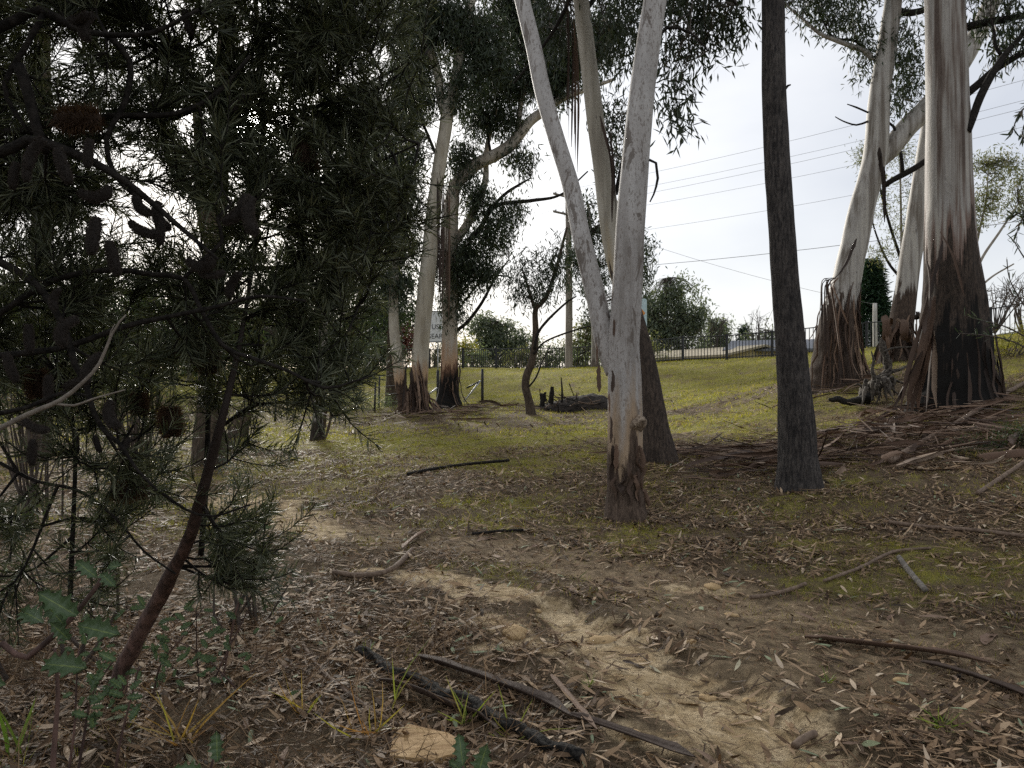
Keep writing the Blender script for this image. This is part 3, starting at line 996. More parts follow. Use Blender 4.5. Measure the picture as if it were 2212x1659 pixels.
# right hand group on the bank
t_lean, p_lean, r_lean = gum(
    'gum_tree', 'leaning cream gum with a shaggy skirt of bark beside the dark fissured trunk', None, 18.0,
    [(1806, 826, 116), (1805, 780, 98), (1808, 720, 84), (1816, 660, 72), (1826, 620, 60), (1838, 560, 56), (1848, 518, 55), (1862, 450, 53), (1878, 390, 51), (1892, 320, 50), (1901, 200, 42),
     (1916, 100, 40), (1930, 0, 35), (1948, -140, 30), (1965, -300, 20)], B_LEAN,
    stems=[([(1893, 350, 38), (1922, 322, 42), (1960, 275, 42), (2003, 232, 42), (2048, 175, 41), (2088, 115, 39), (2120, 55, 37), (2145, 0, 35), (2190, -100, 30), (2230, -220, 20)], 18.1)],
    limbs=[([(1884, 130, 13), (1872, 113, 12), (1840, 100, 11), (1800, 85, 10), (1770, 72, 8), (1735, 42, 6), (1700, 12, 5), (1670, -20, 4)], 18, False),
           ([(1875, 243, 4), (1850, 232, 4), (1830, 225, 2)], 18, True), ([(1875, 262, 5), (1850, 270, 4), (1822, 262, 3), (1804, 252, 2)], 18, True),
           ([(1905, 320, 8), (1935, 285, 7), (1920, 265, 5), (1914, 260, 3)], 18, True),
           ([(1932, 20, 16), (1965, 28, 15), (2010, 15, 13), (2060, -20, 9)], 18.2, True), ([(1890, 130, 8), (1850, 90, 6), (1800, 80, 5), (1770, 30, 3)], 18.1, True)],
    crown=[(1770, 15, 70, 45), (1830, 45, 55, 45), (1870, 85, 35, 40), (1950, 100, 40, 60), (1965, 165, 35, 50), (1945, 205, 28, 32), (1840, -80, 140, 70), (2000, -100, 140, 80), (1720, -30, 60, 40), (1858, 160, 14, 25)],
    h0=1.9, rough=0.12, L=0.17, W=0.032, density=1.2, per=17, seed=32, seg=30, clump=.24, twr=0.009, flare=.6)
hang_bark(t_lean, p_lean, r_lean, 48, 0.6, 2.35, 41, 0.02, 0.06, 0.24)
for k in range(9):
    a = P(1775 + k * 3, 612 + (k % 3) * 6, 17.3)
    b = P(1768 + k * 8, 700 + 40 * (k % 4), 17.2)
    V, F = ribbon([P(1795 + k * 2, 600, 17.4), a + np.array((0, 0, .06)), (a + b) / 2, b], 0.05, .4, 3, .8, 420 + k)
    mk('bark_strip', V, F, M_BARKSTRIP, t_lean, True, {'rnd': np.full(len(V), 0.1 + .08 * k)})
V, F = ribbon([P(1850, 515, 17.4), P(1830, 560, 17.3), P(1810, 592, 17.3), P(1795, 605, 17.3)], 0.09, .35, 3, .4, 433)
mk('bark_strip', V, F, M_BARKSTRIP, t_lean, True, {'rnd': np.full(len(V), 0.12)})
for k, (px, y0, y1) in enumerate([(1900, 318, 380), (1905, 330, 480), (1910, 360, 470)]):
    a, b = P(px, y0, 17.2), P(px + 6, y1, 17.3)
    V, F = ribbon([a, (a + b) / 2, b], 0.09 - .02 * k, .4, 3, .5, 436 + k)
    mk('bark_strip', V, F, M_BARKSTRIP, t_lean, True, {'rnd': np.full(len(V), 0.08)})

t_mid, p_mid, r_mid = gum(
    'gum_tree', 'smooth grey gum with curling red bark at its foot between two larger gums', None, 20.0,
    [(1940, 778, 78), (1942, 735, 62), (1948, 690, 50), (1957, 630, 45), (1967, 560, 44), (1978, 490, 43), (1988, 420, 41), (2000, 340, 39), (2018, 220, 36), (2035, 80, 32), (2050, -60, 28), (2060, -220, 20)], B_LEAN,
    limbs=[([(1912, 400, 12), (1930, 388, 12), (1949, 378, 13), (1978, 362, 13), (2010, 340, 13)], 18.6, True), ([(1950, 378, 8), (1948, 350, 8), (1944, 325, 6)], 18.6, True)],
    crown=[(2020, -120, 110, 90), (2090, -60, 80, 60)], h0=1.2, rough=0.12, L=0.16, W=0.028, density=0.7, per=16, seed=42, seg=26, flare=.6)
hang_bark(t_mid, p_mid, r_mid, 22, 0.5, 1.25, 43, 0.05, 0.13, 0.32)
for k, (x0, y0, x1, y1, x2, y2, tn) in enumerate([(1925, 700, 1912, 690, 1905, 740, .6), (1935, 692, 1950, 700, 1952, 735, .55), (1975, 690, 1985, 684, 1992, 712, .05), (1930, 698, 1918, 712, 1922, 760, .65), (1945, 700, 1960, 712, 1962, 740, .5)]):
    V, F = ribbon([P(x0, y0, 19.5), P(x1, y1, 19.3), P((x1 + x2) / 2 + 3, (y1 + y2) / 2, 19.2), P(x2, y2, 19.3)], .2, .45, 5, .6, 445 + k)
    mk('bark_strip', V, F, M_BARKSTRIP, t_mid, True, {'rnd': np.full(len(V), tn)})

t_big, p_big, r_big = gum(
    'gum_tree', 'biggest gum, thick grey and brown striped trunk with black base, on the right bank', None, 13.5,
    [(2058, 888, 176), (2060, 850, 164), (2064, 800, 150), (2066, 740, 138), (2064, 680, 126), (2060, 620, 114), (2056, 560, 106), (2053, 500, 101), (2051, 430, 96), (2049, 340, 91), (2047, 230, 86), (2044, 120, 82),
     (2039, 0, 78), (2032, -150, 72), (2025, -330, 62), (2020, -520, 46)], B_BIG,
    limbs=[([(2085, 205, 18), (2110, 185, 17), (2150, 150, 16), (2190, 125, 14), (2240, 95, 11)], 13.5, True),
           ([(2090, 285, 15), (2100, 258, 16), (2116, 213, 17), (2140, 165, 16), (2168, 122, 13), (2200, 85, 11), (2250, 30, 8)], 13.2, True),
           ([(2166, 122, 8), (2150, 100, 8), (2148, 70, 6), (2140, 40, 4)], 13.3, True), ([(2080, 60, 18), (2130, 48, 17), (2180, 40, 15), (2260, 20, 11)], 13.6, True)],
    crown=[(2160, 40, 60, 45), (2195, 90, 40, 45), (2150, 120, 30, 30), (2230, 50, 50, 70), (2140, -60, 110, 60), (2000, -250, 160, 110)],
    h0=2.5, rough=0.12, smooth_amp=0.03, L=0.16, W=0.028, density=1.0, per=17, seed=52, seg=48, step=0.06, clump=.22, flare=.5)
hang_bark(t_big, p_big, r_big, 14, 0.4, 1.5, 53, 0.03, 0.08, 0.16, tone=(.0, .5))
for k, (x0, y0, x1, y1, w, tn) in enumerate([(2028, 560, 1945, 890, .16, .45), (2020, 640, 1960, 890, .14, .55), (2006, 700, 1985, 885, .16, .7), (2014, 700, 2024, 880, .10, .95), (2004, 720, 1930, 880, .12, .3),
                                             (2010, 690, 1972, 888, .18, .5), (2010, 640, 1996, 720, .1, .4), (2000, 560, 2008, 690, .07, .3), (2036, 520, 2010, 640, .06, .1), (2012, 660, 2000, 890, .1, .35)]):
    a, b = P(x0, y0, 13.0), P(x1, y1, 12.7)
    V, F = ribbon([a, a * .65 + b * .35 + np.array((0, -.05, .04)), a * .3 + b * .7, b], w, .35, 4, .5, 460 + k)
    mk('bark_strip', V, F, M_BARKSTRIP, t_big, True, {'rnd': np.full(len(V), tn)})
V, F = ribbon([P(2030, 500, 12.95), P(2060, 560, 12.9), P(2083, 640, 12.85)], .045, .3, 3, .1, 480)
mk('bark_strip', V, F, M_BARKSTRIP, t_big, True, {'rnd': np.full(len(V), .5)})

# the clump in the middle distance
t_c1, p_c1, r_c1 = gum(
    'gum_tree', 'smooth cream gum with two stems rising from one shaggy stump beside the wire fence', None, 24.0,
    [(905, 897, 50), (905, 868, 42), (905, 835, 37), (908, 780, 36), (912, 720, 36), (918, 650, 35.5), (924, 585, 34), (930, 520, 33), (937, 450, 31), (944, 395, 29), (953, 333, 28), (962, 280, 28), (967, 240, 28),
     (985, 167, 24), (998, 100, 23), (1010, 40, 21), (1022, -20, 20), (1045, -140, 16), (1060, -260, 10)], B_CREAM,
    stems=[([(962, 255, 18), (952, 215, 18), (945, 160, 19), (928, 110, 19), (905, 65, 18), (885, 25, 17), (866, -10, 16), (840, -90, 13)], 24),
           ([(878, 893, 34, 23.9), (872, 862, 27, 23.9), (864, 820, 25, 23.9), (858, 770, 24, 23.9), (852, 715, 22, 24), (850, 640, 20, 24), (853, 560, 18, 24), (850, 470, 15, 24), (842, 380, 11, 24)], 23.9)],
    limbs=[([(880, 20, 7), (868, 30, 8), (850, 22, 6), (836, 24, 3)], 24, False), ([(1000, 110, 12), (1030, 85, 9), (1060, 60, 6)], 24.1, True),
           ([(940, 330, 7), (915, 270, 6), (900, 240, 4)], 24.1, True), ([(990, 150, 9), (1040, 160, 7), (1080, 150, 5)], 24, True)],
    crown=[(905, 50, 60, 70), (1000, 60, 50, 70), (1055, 110, 60, 70), (885, 150, 45, 60), (1000, 190, 50, 50), (870, 250, 45, 55), (880, 340, 40, 50), (860, 420, 40, 50), (860, 520, 42, 55), (950, 40, 50, 60), (905, 200, 40, 50), (960, -100, 150, 60), (845, 610, 38, 45)],
    h0=1.0, rough=0.14, L=0.20, W=0.038, density=2.1, per=17, seed=62, seg=24, step=0.1, clump=.34, twr=.014)
hang_bark(t_c1, p_c1, r_c1, 36, 0.4, 1.2, 63, 0.03, 0.09, 0.7)
for k in range(12):
    px = 868 + 5.5 * k
    a, b = P(876 + 2.6 * k, 770 + (k * 37) % 80, 23.6), P(px, 885 + (k % 3) * 6, 23.3)
    V, F = ribbon([a, (a + b) / 2 + np.array((.03, 0, .05)), b], .07 + .03 * (k % 3), .4, 3, .9, 500 + k)
    mk('bark_strip', V, F, M_BARKSTRIP, t_c1, True, {'rnd': np.full(len(V), 0.1 + .07 * (k * 5 % 12))})
for k in range(10):
    px = 944 + 3.0 * k
    V, F = ribbon([P(px, 380 + 10 * (k % 4), 23.8), P(px + 1, 520, 23.7), P(px - 2, 600 + 23 * (k % 5), 23.7)], .06, .4, 3, 1, 520 + k)
    mk('hanging_bark', V, F, M_BARKSTRIP, t_c1, True, {'rnd': np.full(len(V), 0.08 + .05 * k)})

t_c2, p_c2, r_c2 = gum(
    'gum_tree', 'gum with charred black base and long bent limb reaching towards the pole', None, 26.0,
    [(968, 874, 54), (969, 850, 46), (970, 815, 40), (971, 770, 36), (972, 720, 34), (973, 660, 33), (974, 600, 33), (974, 540, 33), (974, 470, 32), (978, 425, 30)], B_BURNT,
    stems=[([(974, 440, 30), (984, 400, 28), (1010, 372, 27), (1032, 353, 27), (1065, 337, 27), (1098, 317, 27), (1120, 293, 25), (1145, 262, 22), (1175, 240, 20), (1215, 213, 15), (1270, 192, 10), (1330, 170, 6)], 26),
           ([(985, 520, 20), (1012, 480, 19), (1030, 440, 17), (1048, 390, 14), (1050, 330, 11), (1062, 270, 9)], 26.3),
           ([(1118, 290, 12), (1122, 250, 12), (1128, 210, 11), (1150, 160, 8)], 26)],
    limbs=[([(1010, 520, 10), (1035, 495, 10), (1060, 455, 10), (1085, 440, 9), (1150, 433, 8), (1212, 420, 5), (1270, 370, 3)], 26, True),
           ([(1045, 465, 8), (1090, 420, 7), (1120, 400, 6), (1146, 385, 3)], 26, True), ([(985, 715, 8), (1010, 695, 8), (1040, 655, 7), (1070, 600, 5), (1100, 560, 3)], 26, True),
           ([(1005, 650, 5), (1040, 605, 5), (1075, 595, 4), (1110, 600, 2)], 26, True), ([(985, 640, 6), (1030, 600, 5), (1080, 585, 3)], 26.2, True),
           ([(1180, 240, 9), (1230, 170, 7), (1290, 130, 5)], 26, True), ([(1060, 330, 6), (1045, 250, 5), (1020, 160, 4)], 26, True)],
    crown=[(1090, 180, 60, 60), (1150, 60, 70, 80), (1110, 20, 70, 60), (1040, 250, 50, 40), (1125, 345, 34, 26), (1095, 260, 40, 30), (1030, 430, 36, 36), (1065, 500, 44, 40), (1100, 455, 36, 20), (1010, 560, 42, 55), (1050, 590, 30, 35),
           (985, 600, 26, 60), (975, 670, 24, 32), (1200, 170, 40, 60), (1240, 120, 40, 60), (1170, 150, 50, 60), (1000, 350, 36, 50), (1290, 90, 40, 70), (940, 560, 16, 50)],
    h0=1.3, rough=0.10, L=0.20, W=0.038, density=2.1, per=17, seed=72, seg=24, step=0.1, clump=.34, twr=.014)
hang_bark(t_c2, p_c2, r_c2, 8, 0.8, 1.6, 73, 0.04, 0.10, 0.3)

gum('gum_tree', 'thin gum stem with black foot and a peeled bark curl on the mown grass', None, 17.0,
    [(686, 951, 31), (687, 925, 28), (689, 895, 25), (691, 850, 23), (694, 790, 21), (698, 720, 20), (702, 640, 19), (706, 540, 17), (706, 420, 15), (700, 300, 12), (690, 180, 8)], B_SMALL,
    crown=[(690, 380, 70, 60), (720, 480, 60, 50), (670, 280, 70, 60), (710, 200, 60, 60)], h0=.55, rough=.1, L=.14, W=.022, density=.7, per=16, seed=82, seg=18)
cb = [P(703, 925, 16.9), P(702, 900, 16.85), P(707, 886, 16.8), P(716, 892, 16.8), P(712, 920, 16.8), P(703, 950, 16.8), P(698, 965, 16.7)]
cb[-1][2] = gz(cb[-1][0], cb[-1][1]) + .02
V, F = ribbon(cb, .07, .35, 3, .3, 540)
mk('bark_curl', V, F, M_BARKSTRIP, None, True, {'rnd': np.full(len(V), .45)}, label='curled strip of bark arching beside the thin black footed stem', category='bark')

gum('crooked_tree', 'small crooked tree with drooping dark leaves beside the brush pile', None, 22.0,
    [(1147, 895, 21), (1142, 865, 18), (1135, 835, 17), (1138, 810, 17), (1148, 785, 16), (1154, 755, 15), (1157, 715, 14), (1156, 675, 12), (1162, 655, 11)], B_BROWN,
    stems=[([(1158, 665, 11), (1178, 645, 10), (1192, 610, 9), (1203, 575, 8), (1212, 540, 7), (1225, 490, 5)], 22), ([(1157, 670, 9), (1148, 645, 8), (1140, 620, 6), (1128, 580, 4)], 22)],
    limbs=[([(1154, 755, 6), (1162, 720, 6), (1180, 695, 6), (1205, 670, 5), (1228, 650, 4), (1245, 640, 3)], 21.9, True), ([(1153, 765, 5), (1175, 740, 4), (1215, 722, 4), (1260, 708, 3), (1290, 700, 2)], 21.9, True),
           ([(1143, 835, 4), (1158, 815, 4), (1172, 780, 3), (1190, 745, 2)], 21.9, True)],
    crown=[(1155, 625, 38, 36), (1120, 630, 26, 34), (1185, 580, 30, 36), (1150, 580, 34, 26), (1205, 540, 26, 30), (1110, 600, 20, 24), (1180, 640, 20, 22), (1220, 600, 20, 30), (1125, 560, 16, 16)],
    leafmat=GUM_LEAF, h0=30, rough=.08, smooth_amp=.08, L=.19, W=.030, density=1.0, per=15, seed=92, seg=14, step=.08, clump=.28, twr=.009, sink=.3)

# trees behind, on and beyond the bank
gum('gum_tree', 'dark leafy gum beyond the railing, mostly hidden behind the pale spotted gum', None, 39.0,
    [(1285, 796, 16), (1285, 740, 14), (1282, 660, 13), (1280, 580, 11), (1275, 500, 9), (1270, 440, 6)], B_FAR,
    crown=[(1265, 460, 26, 40), (1275, 530, 36, 50), (1285, 610, 32, 50), (1300, 680, 40, 40), (1345, 500, 40, 50), (1390, 560, 18, 60), (1380, 650, 24, 40), (1240, 560, 22, 36)],
    leafmat=GUM_LEAF, L=.26, W=.055, density=.62, per=16, seed=102, seg=10, step=.3, clump=.4, twr=.02)


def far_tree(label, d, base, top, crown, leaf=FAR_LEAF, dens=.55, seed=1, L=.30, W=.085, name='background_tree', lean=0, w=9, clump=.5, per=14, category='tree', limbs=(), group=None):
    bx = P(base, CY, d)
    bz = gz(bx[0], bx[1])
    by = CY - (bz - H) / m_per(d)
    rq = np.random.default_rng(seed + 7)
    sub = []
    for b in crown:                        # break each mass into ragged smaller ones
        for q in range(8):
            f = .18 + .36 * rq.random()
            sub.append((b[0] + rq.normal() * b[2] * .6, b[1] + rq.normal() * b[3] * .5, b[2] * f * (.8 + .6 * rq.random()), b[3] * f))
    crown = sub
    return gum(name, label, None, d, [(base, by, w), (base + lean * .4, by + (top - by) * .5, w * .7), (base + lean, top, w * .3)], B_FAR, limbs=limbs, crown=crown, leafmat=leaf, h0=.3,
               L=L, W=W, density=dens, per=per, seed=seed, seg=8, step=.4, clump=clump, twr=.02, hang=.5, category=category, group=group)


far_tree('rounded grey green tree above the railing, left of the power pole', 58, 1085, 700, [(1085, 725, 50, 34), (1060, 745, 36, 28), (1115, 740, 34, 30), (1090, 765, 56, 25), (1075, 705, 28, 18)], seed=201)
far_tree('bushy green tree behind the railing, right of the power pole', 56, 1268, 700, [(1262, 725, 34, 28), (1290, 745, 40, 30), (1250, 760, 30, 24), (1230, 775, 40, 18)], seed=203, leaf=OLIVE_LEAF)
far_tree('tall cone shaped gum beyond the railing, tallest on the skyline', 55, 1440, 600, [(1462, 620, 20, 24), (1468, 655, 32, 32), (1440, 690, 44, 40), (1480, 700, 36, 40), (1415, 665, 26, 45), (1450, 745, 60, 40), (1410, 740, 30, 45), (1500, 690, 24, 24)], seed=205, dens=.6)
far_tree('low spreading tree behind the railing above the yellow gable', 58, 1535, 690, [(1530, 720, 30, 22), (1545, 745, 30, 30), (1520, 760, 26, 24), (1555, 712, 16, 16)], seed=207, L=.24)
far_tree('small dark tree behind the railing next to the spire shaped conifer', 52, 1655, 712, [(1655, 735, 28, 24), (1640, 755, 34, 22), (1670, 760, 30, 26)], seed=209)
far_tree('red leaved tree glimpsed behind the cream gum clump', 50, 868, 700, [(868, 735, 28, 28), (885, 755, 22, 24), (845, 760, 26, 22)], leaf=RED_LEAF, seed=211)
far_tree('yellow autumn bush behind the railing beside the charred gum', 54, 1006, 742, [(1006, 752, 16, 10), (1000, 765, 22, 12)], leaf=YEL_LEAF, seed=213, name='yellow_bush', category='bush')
for k, (px, py, rx, ry) in enumerate([(1020, 780, 30, 16), (1115, 780, 44, 18), (1180, 778, 40, 22), (1310, 775, 40, 20), (1385, 765, 34, 28), (800, 775, 40, 24), (730, 770, 40, 28), (940, 778, 40, 24)]):
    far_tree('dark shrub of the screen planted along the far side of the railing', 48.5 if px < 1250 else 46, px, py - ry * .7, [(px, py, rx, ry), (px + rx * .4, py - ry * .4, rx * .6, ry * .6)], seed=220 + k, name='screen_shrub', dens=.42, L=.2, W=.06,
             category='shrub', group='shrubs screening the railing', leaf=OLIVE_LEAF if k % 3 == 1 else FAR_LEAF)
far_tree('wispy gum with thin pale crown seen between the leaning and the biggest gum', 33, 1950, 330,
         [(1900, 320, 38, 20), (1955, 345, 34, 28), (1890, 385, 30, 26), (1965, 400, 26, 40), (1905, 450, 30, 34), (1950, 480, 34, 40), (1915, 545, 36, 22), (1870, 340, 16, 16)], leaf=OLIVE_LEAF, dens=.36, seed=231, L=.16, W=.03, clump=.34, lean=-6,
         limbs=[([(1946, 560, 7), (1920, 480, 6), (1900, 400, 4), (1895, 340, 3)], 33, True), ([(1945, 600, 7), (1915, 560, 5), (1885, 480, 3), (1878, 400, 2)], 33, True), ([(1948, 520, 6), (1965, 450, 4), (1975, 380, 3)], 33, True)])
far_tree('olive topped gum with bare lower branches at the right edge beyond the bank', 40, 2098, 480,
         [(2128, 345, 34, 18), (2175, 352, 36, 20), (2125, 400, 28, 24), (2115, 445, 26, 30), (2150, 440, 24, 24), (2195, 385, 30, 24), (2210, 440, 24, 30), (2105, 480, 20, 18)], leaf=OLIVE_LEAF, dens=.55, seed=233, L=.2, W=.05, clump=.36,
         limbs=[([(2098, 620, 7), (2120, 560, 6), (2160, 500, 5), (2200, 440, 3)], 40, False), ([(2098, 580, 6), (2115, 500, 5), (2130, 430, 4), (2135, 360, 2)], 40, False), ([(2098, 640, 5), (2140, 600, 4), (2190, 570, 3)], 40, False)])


for k, (px, top, rx, ry, dd, lab) in enumerate([(40, 660, 90, 80, 34, 'dark tree screening the far bank at the left edge'), (170, 690, 80, 70, 36, 'dark tree screening the far bank behind the pale dead twig'), (300, 680, 80, 70, 38, 'dark tree screening the far bank left of the reddish stem'),
                                          (410, 700, 70, 60, 36, 'dark tree screening the far bank beside the brown stringy trunk'), (540, 690, 70, 60, 40, 'dark tree screening the railing right of the reddish stem'), (650, 700, 60, 60, 42, 'dark tree screening the railing near the thin black footed stem'),
                                          (770, 690, 50, 50, 50, 'dark tree beyond the railing left of the twin cream stems'), (850, 660, 46, 60, 52, 'dark tree beyond the railing behind the twin cream stems')]):
    far_tree(lab, dd, px, top - ry * .4, [(px, top + 20, rx, ry), (px - rx * .5, top + ry * .7, rx * .6, ry * .6), (px + rx * .5, top + ry * .7, rx * .6, ry * .6)], seed=320 + k, leaf=BUSH_LEAF if k % 2 else GUM_LEAF, dens=.55, L=.26, W=.08, name='screen_tree', w=12)


for k in range(12):
    px = 60 + 68 * k
    far_tree('low dark shrub of the hedge along the far bank behind the banksia', 39 + (k * 5 % 7), px, 752, [(px, 775, 44, 26), (px + 16, 748, 30, 22)], seed=340 + k, leaf=(BUSH_LEAF, GUM_LEAF, FAR_LEAF)[k % 3], dens=.75, L=.2, W=.06, name='hedge_shrub', category='shrub',
             group='hedge shrubs along the far bank')


def bare_shrub(label, px, py_base, d, n, h, spread, seed, name='bare_shrub', w=2.0):
    b = P(px, py_base, d)
    r = np.random.default_rng(seed)
    rt = root(name, b, label, 'shrub')
    G = Geo()
    for k in range(n):
        top = P(px + r.normal() * spread, py_base - h * (0.5 + .5 * r.random()), d + r.normal() * .4)
        m = b * .5 + top * .5 + r.normal(size=3) * .15
        rr = w * m_per(d)
        V, F, F3, al = tube([b, m, top], [rr, rr * .6, rr * .25], 5, .3, cap=False)
        G.add(V, F, a=al)
        for q in range(4):
            t = .35 + .5 * r.random()
            s = m * (1 - t) + top * t
            e = s + (top - s) * .6 + r.normal(size=3) * .25
            V, F, F3, al = tube([s, (s + e) / 2 + r.normal(size=3) * .04, e], [rr * .4, rr * .3, rr * .2], 4, .3, cap=False)
            G.add(V, F, a=al)
    G.build('branches', M_TWIG, rt)
    return rt


bare_shrub('leafless twiggy sapling on the skyline right of the tall cone shaped gum', 1545, 775, 52, 11, 100, 26, 241, w=1.3)
bare_shrub('leafless reddish sapling on the skyline left of the dark fissured trunk', 1640, 772, 50, 11, 108, 22, 243, w=1.3)
bare_shrub('leafless shrub tangle beyond the railing at the right edge', 2150, 720, 30, 22, 150, 60, 245, w=1.6)
bare_shrub('dead brush standing on the bank right of the biggest gum', 2215, 740, 22, 14, 150, 45, 247, w=2.0)


def conifer(label, px, base_py, top_py, d, half, seed, name='conifer', per=1.0):
    k = m_per(d)
    b = P(px, base_py, d)
    b[2] = gz(b[0], b[1])
    hgt = H - (top_py - CY) * k - b[2]
    rt = root(name, b, label, 'tree')
    V, F, F3, al = tube([b - np.array((0, 0, .2)), b + np.array((0, 0, hgt))], [half * k * .12, .02], 8, .4)
    G = Geo()
    G.add(V, F, F3, al)
    G.build('trunk', B_BROWN, rt)
    r = np.random.default_rng(seed)
    n = int(1500 * per)
    t = r.random(n) ** .75
    z = hgt * (0.05 + .95 * t)
    rad = half * k * (1 - t) ** .8 * (0.45 + .6 * r.random(n)) + .03
    a = r.random(n) * 6.283
    pos = np.stack([np.cos(a) * rad, np.sin(a) * rad, z], 1) + b
    q = np.repeat(pos, 7, 0) + r.normal(size=(n * 7, 3)) * .13
    dd = np.repeat(np.stack([np.cos(a), np.sin(a), -.15 + 0 * a], 1), 7, 0) + r.normal(size=(n * 7, 3)) * .5
    V, F = leaf_geo(q, dd, .26, .06, None)
    mk('crown', V, F, PINE_LEAF, rt, False, {'rnd': rep(r.random(n * 7), 6)})


conifer('dense dark green conifer seen between the leaning and the smooth grey gum', 1885, 745, 568, 37, 44, 251, per=1.3)
conifer('small spire shaped conifer behind the railing', 1606, 775, 704, 56, 24, 253, per=.35)
conifer('conifer tip just showing behind the railing post', 1563, 775, 690, 60, 14, 254, per=.2)

# left hand background trees and shrubs, behind the banksia
gum('gum_tree', 'brown stringy trunk rising behind the banksia, right of the reddish stem', None, 13.0,
    [(452, 915, 54), (453, 860, 50), (456, 760, 48), (458, 650, 46), (464, 520, 44), (472, 400, 40), (478, 260, 36), (484, 120, 32), (490, -40, 26), (496, -200, 18)], B_BROWN,
    limbs=[([(462, 560, 20), (440, 480, 26), (434, 400, 26), (430, 300, 22), (422, 200, 16)], 13.1, False)],
    crown=[(440, 100, 90, 70), (540, 60, 80, 70), (380, 220, 60, 50), (650, 140, 60, 60), (650, 60, 70, 60)], h0=30, rough=.1, smooth_amp=.1, L=.12, W=.02, density=.6, per=15, seed=111, seg=20)
gum('gum_tree', 'grey trunk behind the banksia near the left edge', None, 14.0,
    [(84, 930, 46), (85, 800, 42), (88, 600, 40), (90, 400, 38), (91, 200, 34), (92, 0, 30), (95, -160, 22)], B_BROWN,
    crown=[(40, 60, 60, 70), (130, 20, 80, 60), (20, 220, 50, 60), (220, 30, 60, 50), (60, 420, 60, 60)], h0=30, rough=.1, smooth_amp=.1, L=.12, W=.02, density=.6, per=15, seed=113, seg=18)
gum('wattle_tree', 'olive trunk leaning right at the edge of the grass behind the banksia', None, 18.0,
    [(520, 912, 34), (535, 880, 30), (560, 840, 26), (590, 795, 23), (615, 740, 20), (640, 670, 16), (660, 590, 12)], B_BROWN,
    crown=[(600, 640, 80, 60), (680, 600, 60, 60), (560, 560, 70, 60), (640, 500, 70, 60), (690, 700, 40, 40), (500, 690, 50, 50)], leafmat=BUSH_LEAF, h0=30, rough=.1, smooth_amp=.1, L=.12, W=.03, density=.7, per=18, seed=115, seg=16)
gum('wattle_tree', 'dark leafy tree with leaning trunk before the far railing', None, 29.0,
    [(728, 830, 20), (738, 790, 18), (752, 740, 16), (766, 690, 14), (780, 630, 11), (790, 560, 7)], B_BROWN,
    crown=[(770, 600, 50, 50), (800, 660, 40, 40), (730, 640, 44, 44), (790, 530, 50, 50), (740, 540, 44, 50), (820, 590, 30, 50), (760, 700, 36, 24), (820, 470, 40, 50), (700, 720, 30, 24), (840, 540, 36, 50), (830, 400, 40, 50), (815, 320, 44, 50), (740, 470, 50, 50)], leafmat=BUSH_LEAF, h0=30, rough=.1, smooth_amp=.1,
    L=.16, W=.05, density=.85, per=16, seed=117, seg=12, step=.15, clump=.35)
gum('gum_tree', 'dark stringy trunk just behind the twin cream stems', None, 27.0,
    [(845, 872, 26), (845, 820, 22), (846, 740, 19), (848, 660, 17), (850, 560, 14), (850, 440, 10)], B_BROWN,
    crown=[(820, 660, 26, 34), (830, 720, 18, 24), (870, 690, 18, 30), (800, 390, 40, 60)], leafmat=BUSH_LEAF, h0=30, rough=.12, smooth_amp=.1, L=.16, W=.04, density=.8, per=15, seed=119, seg=12, step=.15, clump=.3)


def bush(label, d, blobs, seed, leaf=BUSH_LEAF, L=.07, W=.016, dens=1.0, per=30, clump=.16, hang=.1, name='bush', group=None, jit=.8):
    bl = to_blobs(blobs, d, dens * .0018 / (L * W), per)
    c = np.mean([b[0] for b in bl], 0)
    z = gz(c[0], c[1])
    rt = root(name, (c[0], c[1], z), label, 'bush', group)
    V, F, rn, cl = foliage(bl, seed, L, W, hang, clump, jit=jit)
    cut = V.reshape(-1, 6, 3)
    mk('foliage', V, F, leaf, rt, False, {'rnd': rn})
    G = Geo()
    r = np.random.default_rng(seed + 1)
    for q in cl[r.permutation(len(cl))[:max(6, len(cl) // 3)]]:
        s = np.array((c[0] + r.normal() * .1, c[1] + r.normal() * .1, z - .05))
        m = (s + q) / 2 + r.normal(size=3) * .08
        V, F, F3, al = tube([s, m, q], [.013, .009, .004], 5, .2, cap=False)
        G.add(V, F, a=al)
    G.build('stems', M_TWIG, rt)


bush('mid green bush low behind the banksia near the left edge', 8.5, [(60, 740, 90, 90), (130, 830, 80, 70), (20, 860, 70, 70)], 131, dens=.8)
bush('mid green bush filling the gap behind the pale twig', 10.0, [(260, 680, 100, 70), (330, 770, 90, 80), (230, 800, 80, 70), (320, 590, 60, 50)], 133, dens=.75)
bush('pale olive bush lit at the edge of the grass behind the reddish stem', 15.0, [(540, 850, 60, 40), (470, 860, 60, 40), (400, 860, 60, 45), (590, 800, 36, 40)], 135, leaf=OLIVE_LEAF, dens=.45)
bush('tall weeds growing along the old wire fence', 25.5, [(760, 868, 40, 20), (720, 872, 40, 20), (810, 872, 34, 18), (840, 868, 30, 18)], 137, leaf=FAR_LEAF, dens=.6, L=.12, W=.02, name='weeds_clump')
bush('low dark shrub spreading at the foot of the biggest gum', 10.6, [(2120, 985, 60, 36), (2180, 960, 60, 40), (2230, 990, 50, 60), (2160, 1030, 50, 26)], 139, dens=1.3, L=.045, W=.012, clump=.12)
bush('yellow green grassy bush on the bank right of the biggest gum', 17.5, [(2185, 735, 50, 22), (2230, 720, 50, 30), (2150, 765, 30, 14)], 141, leaf=YEL_LEAF, dens=.7, L=.10, W=.012)

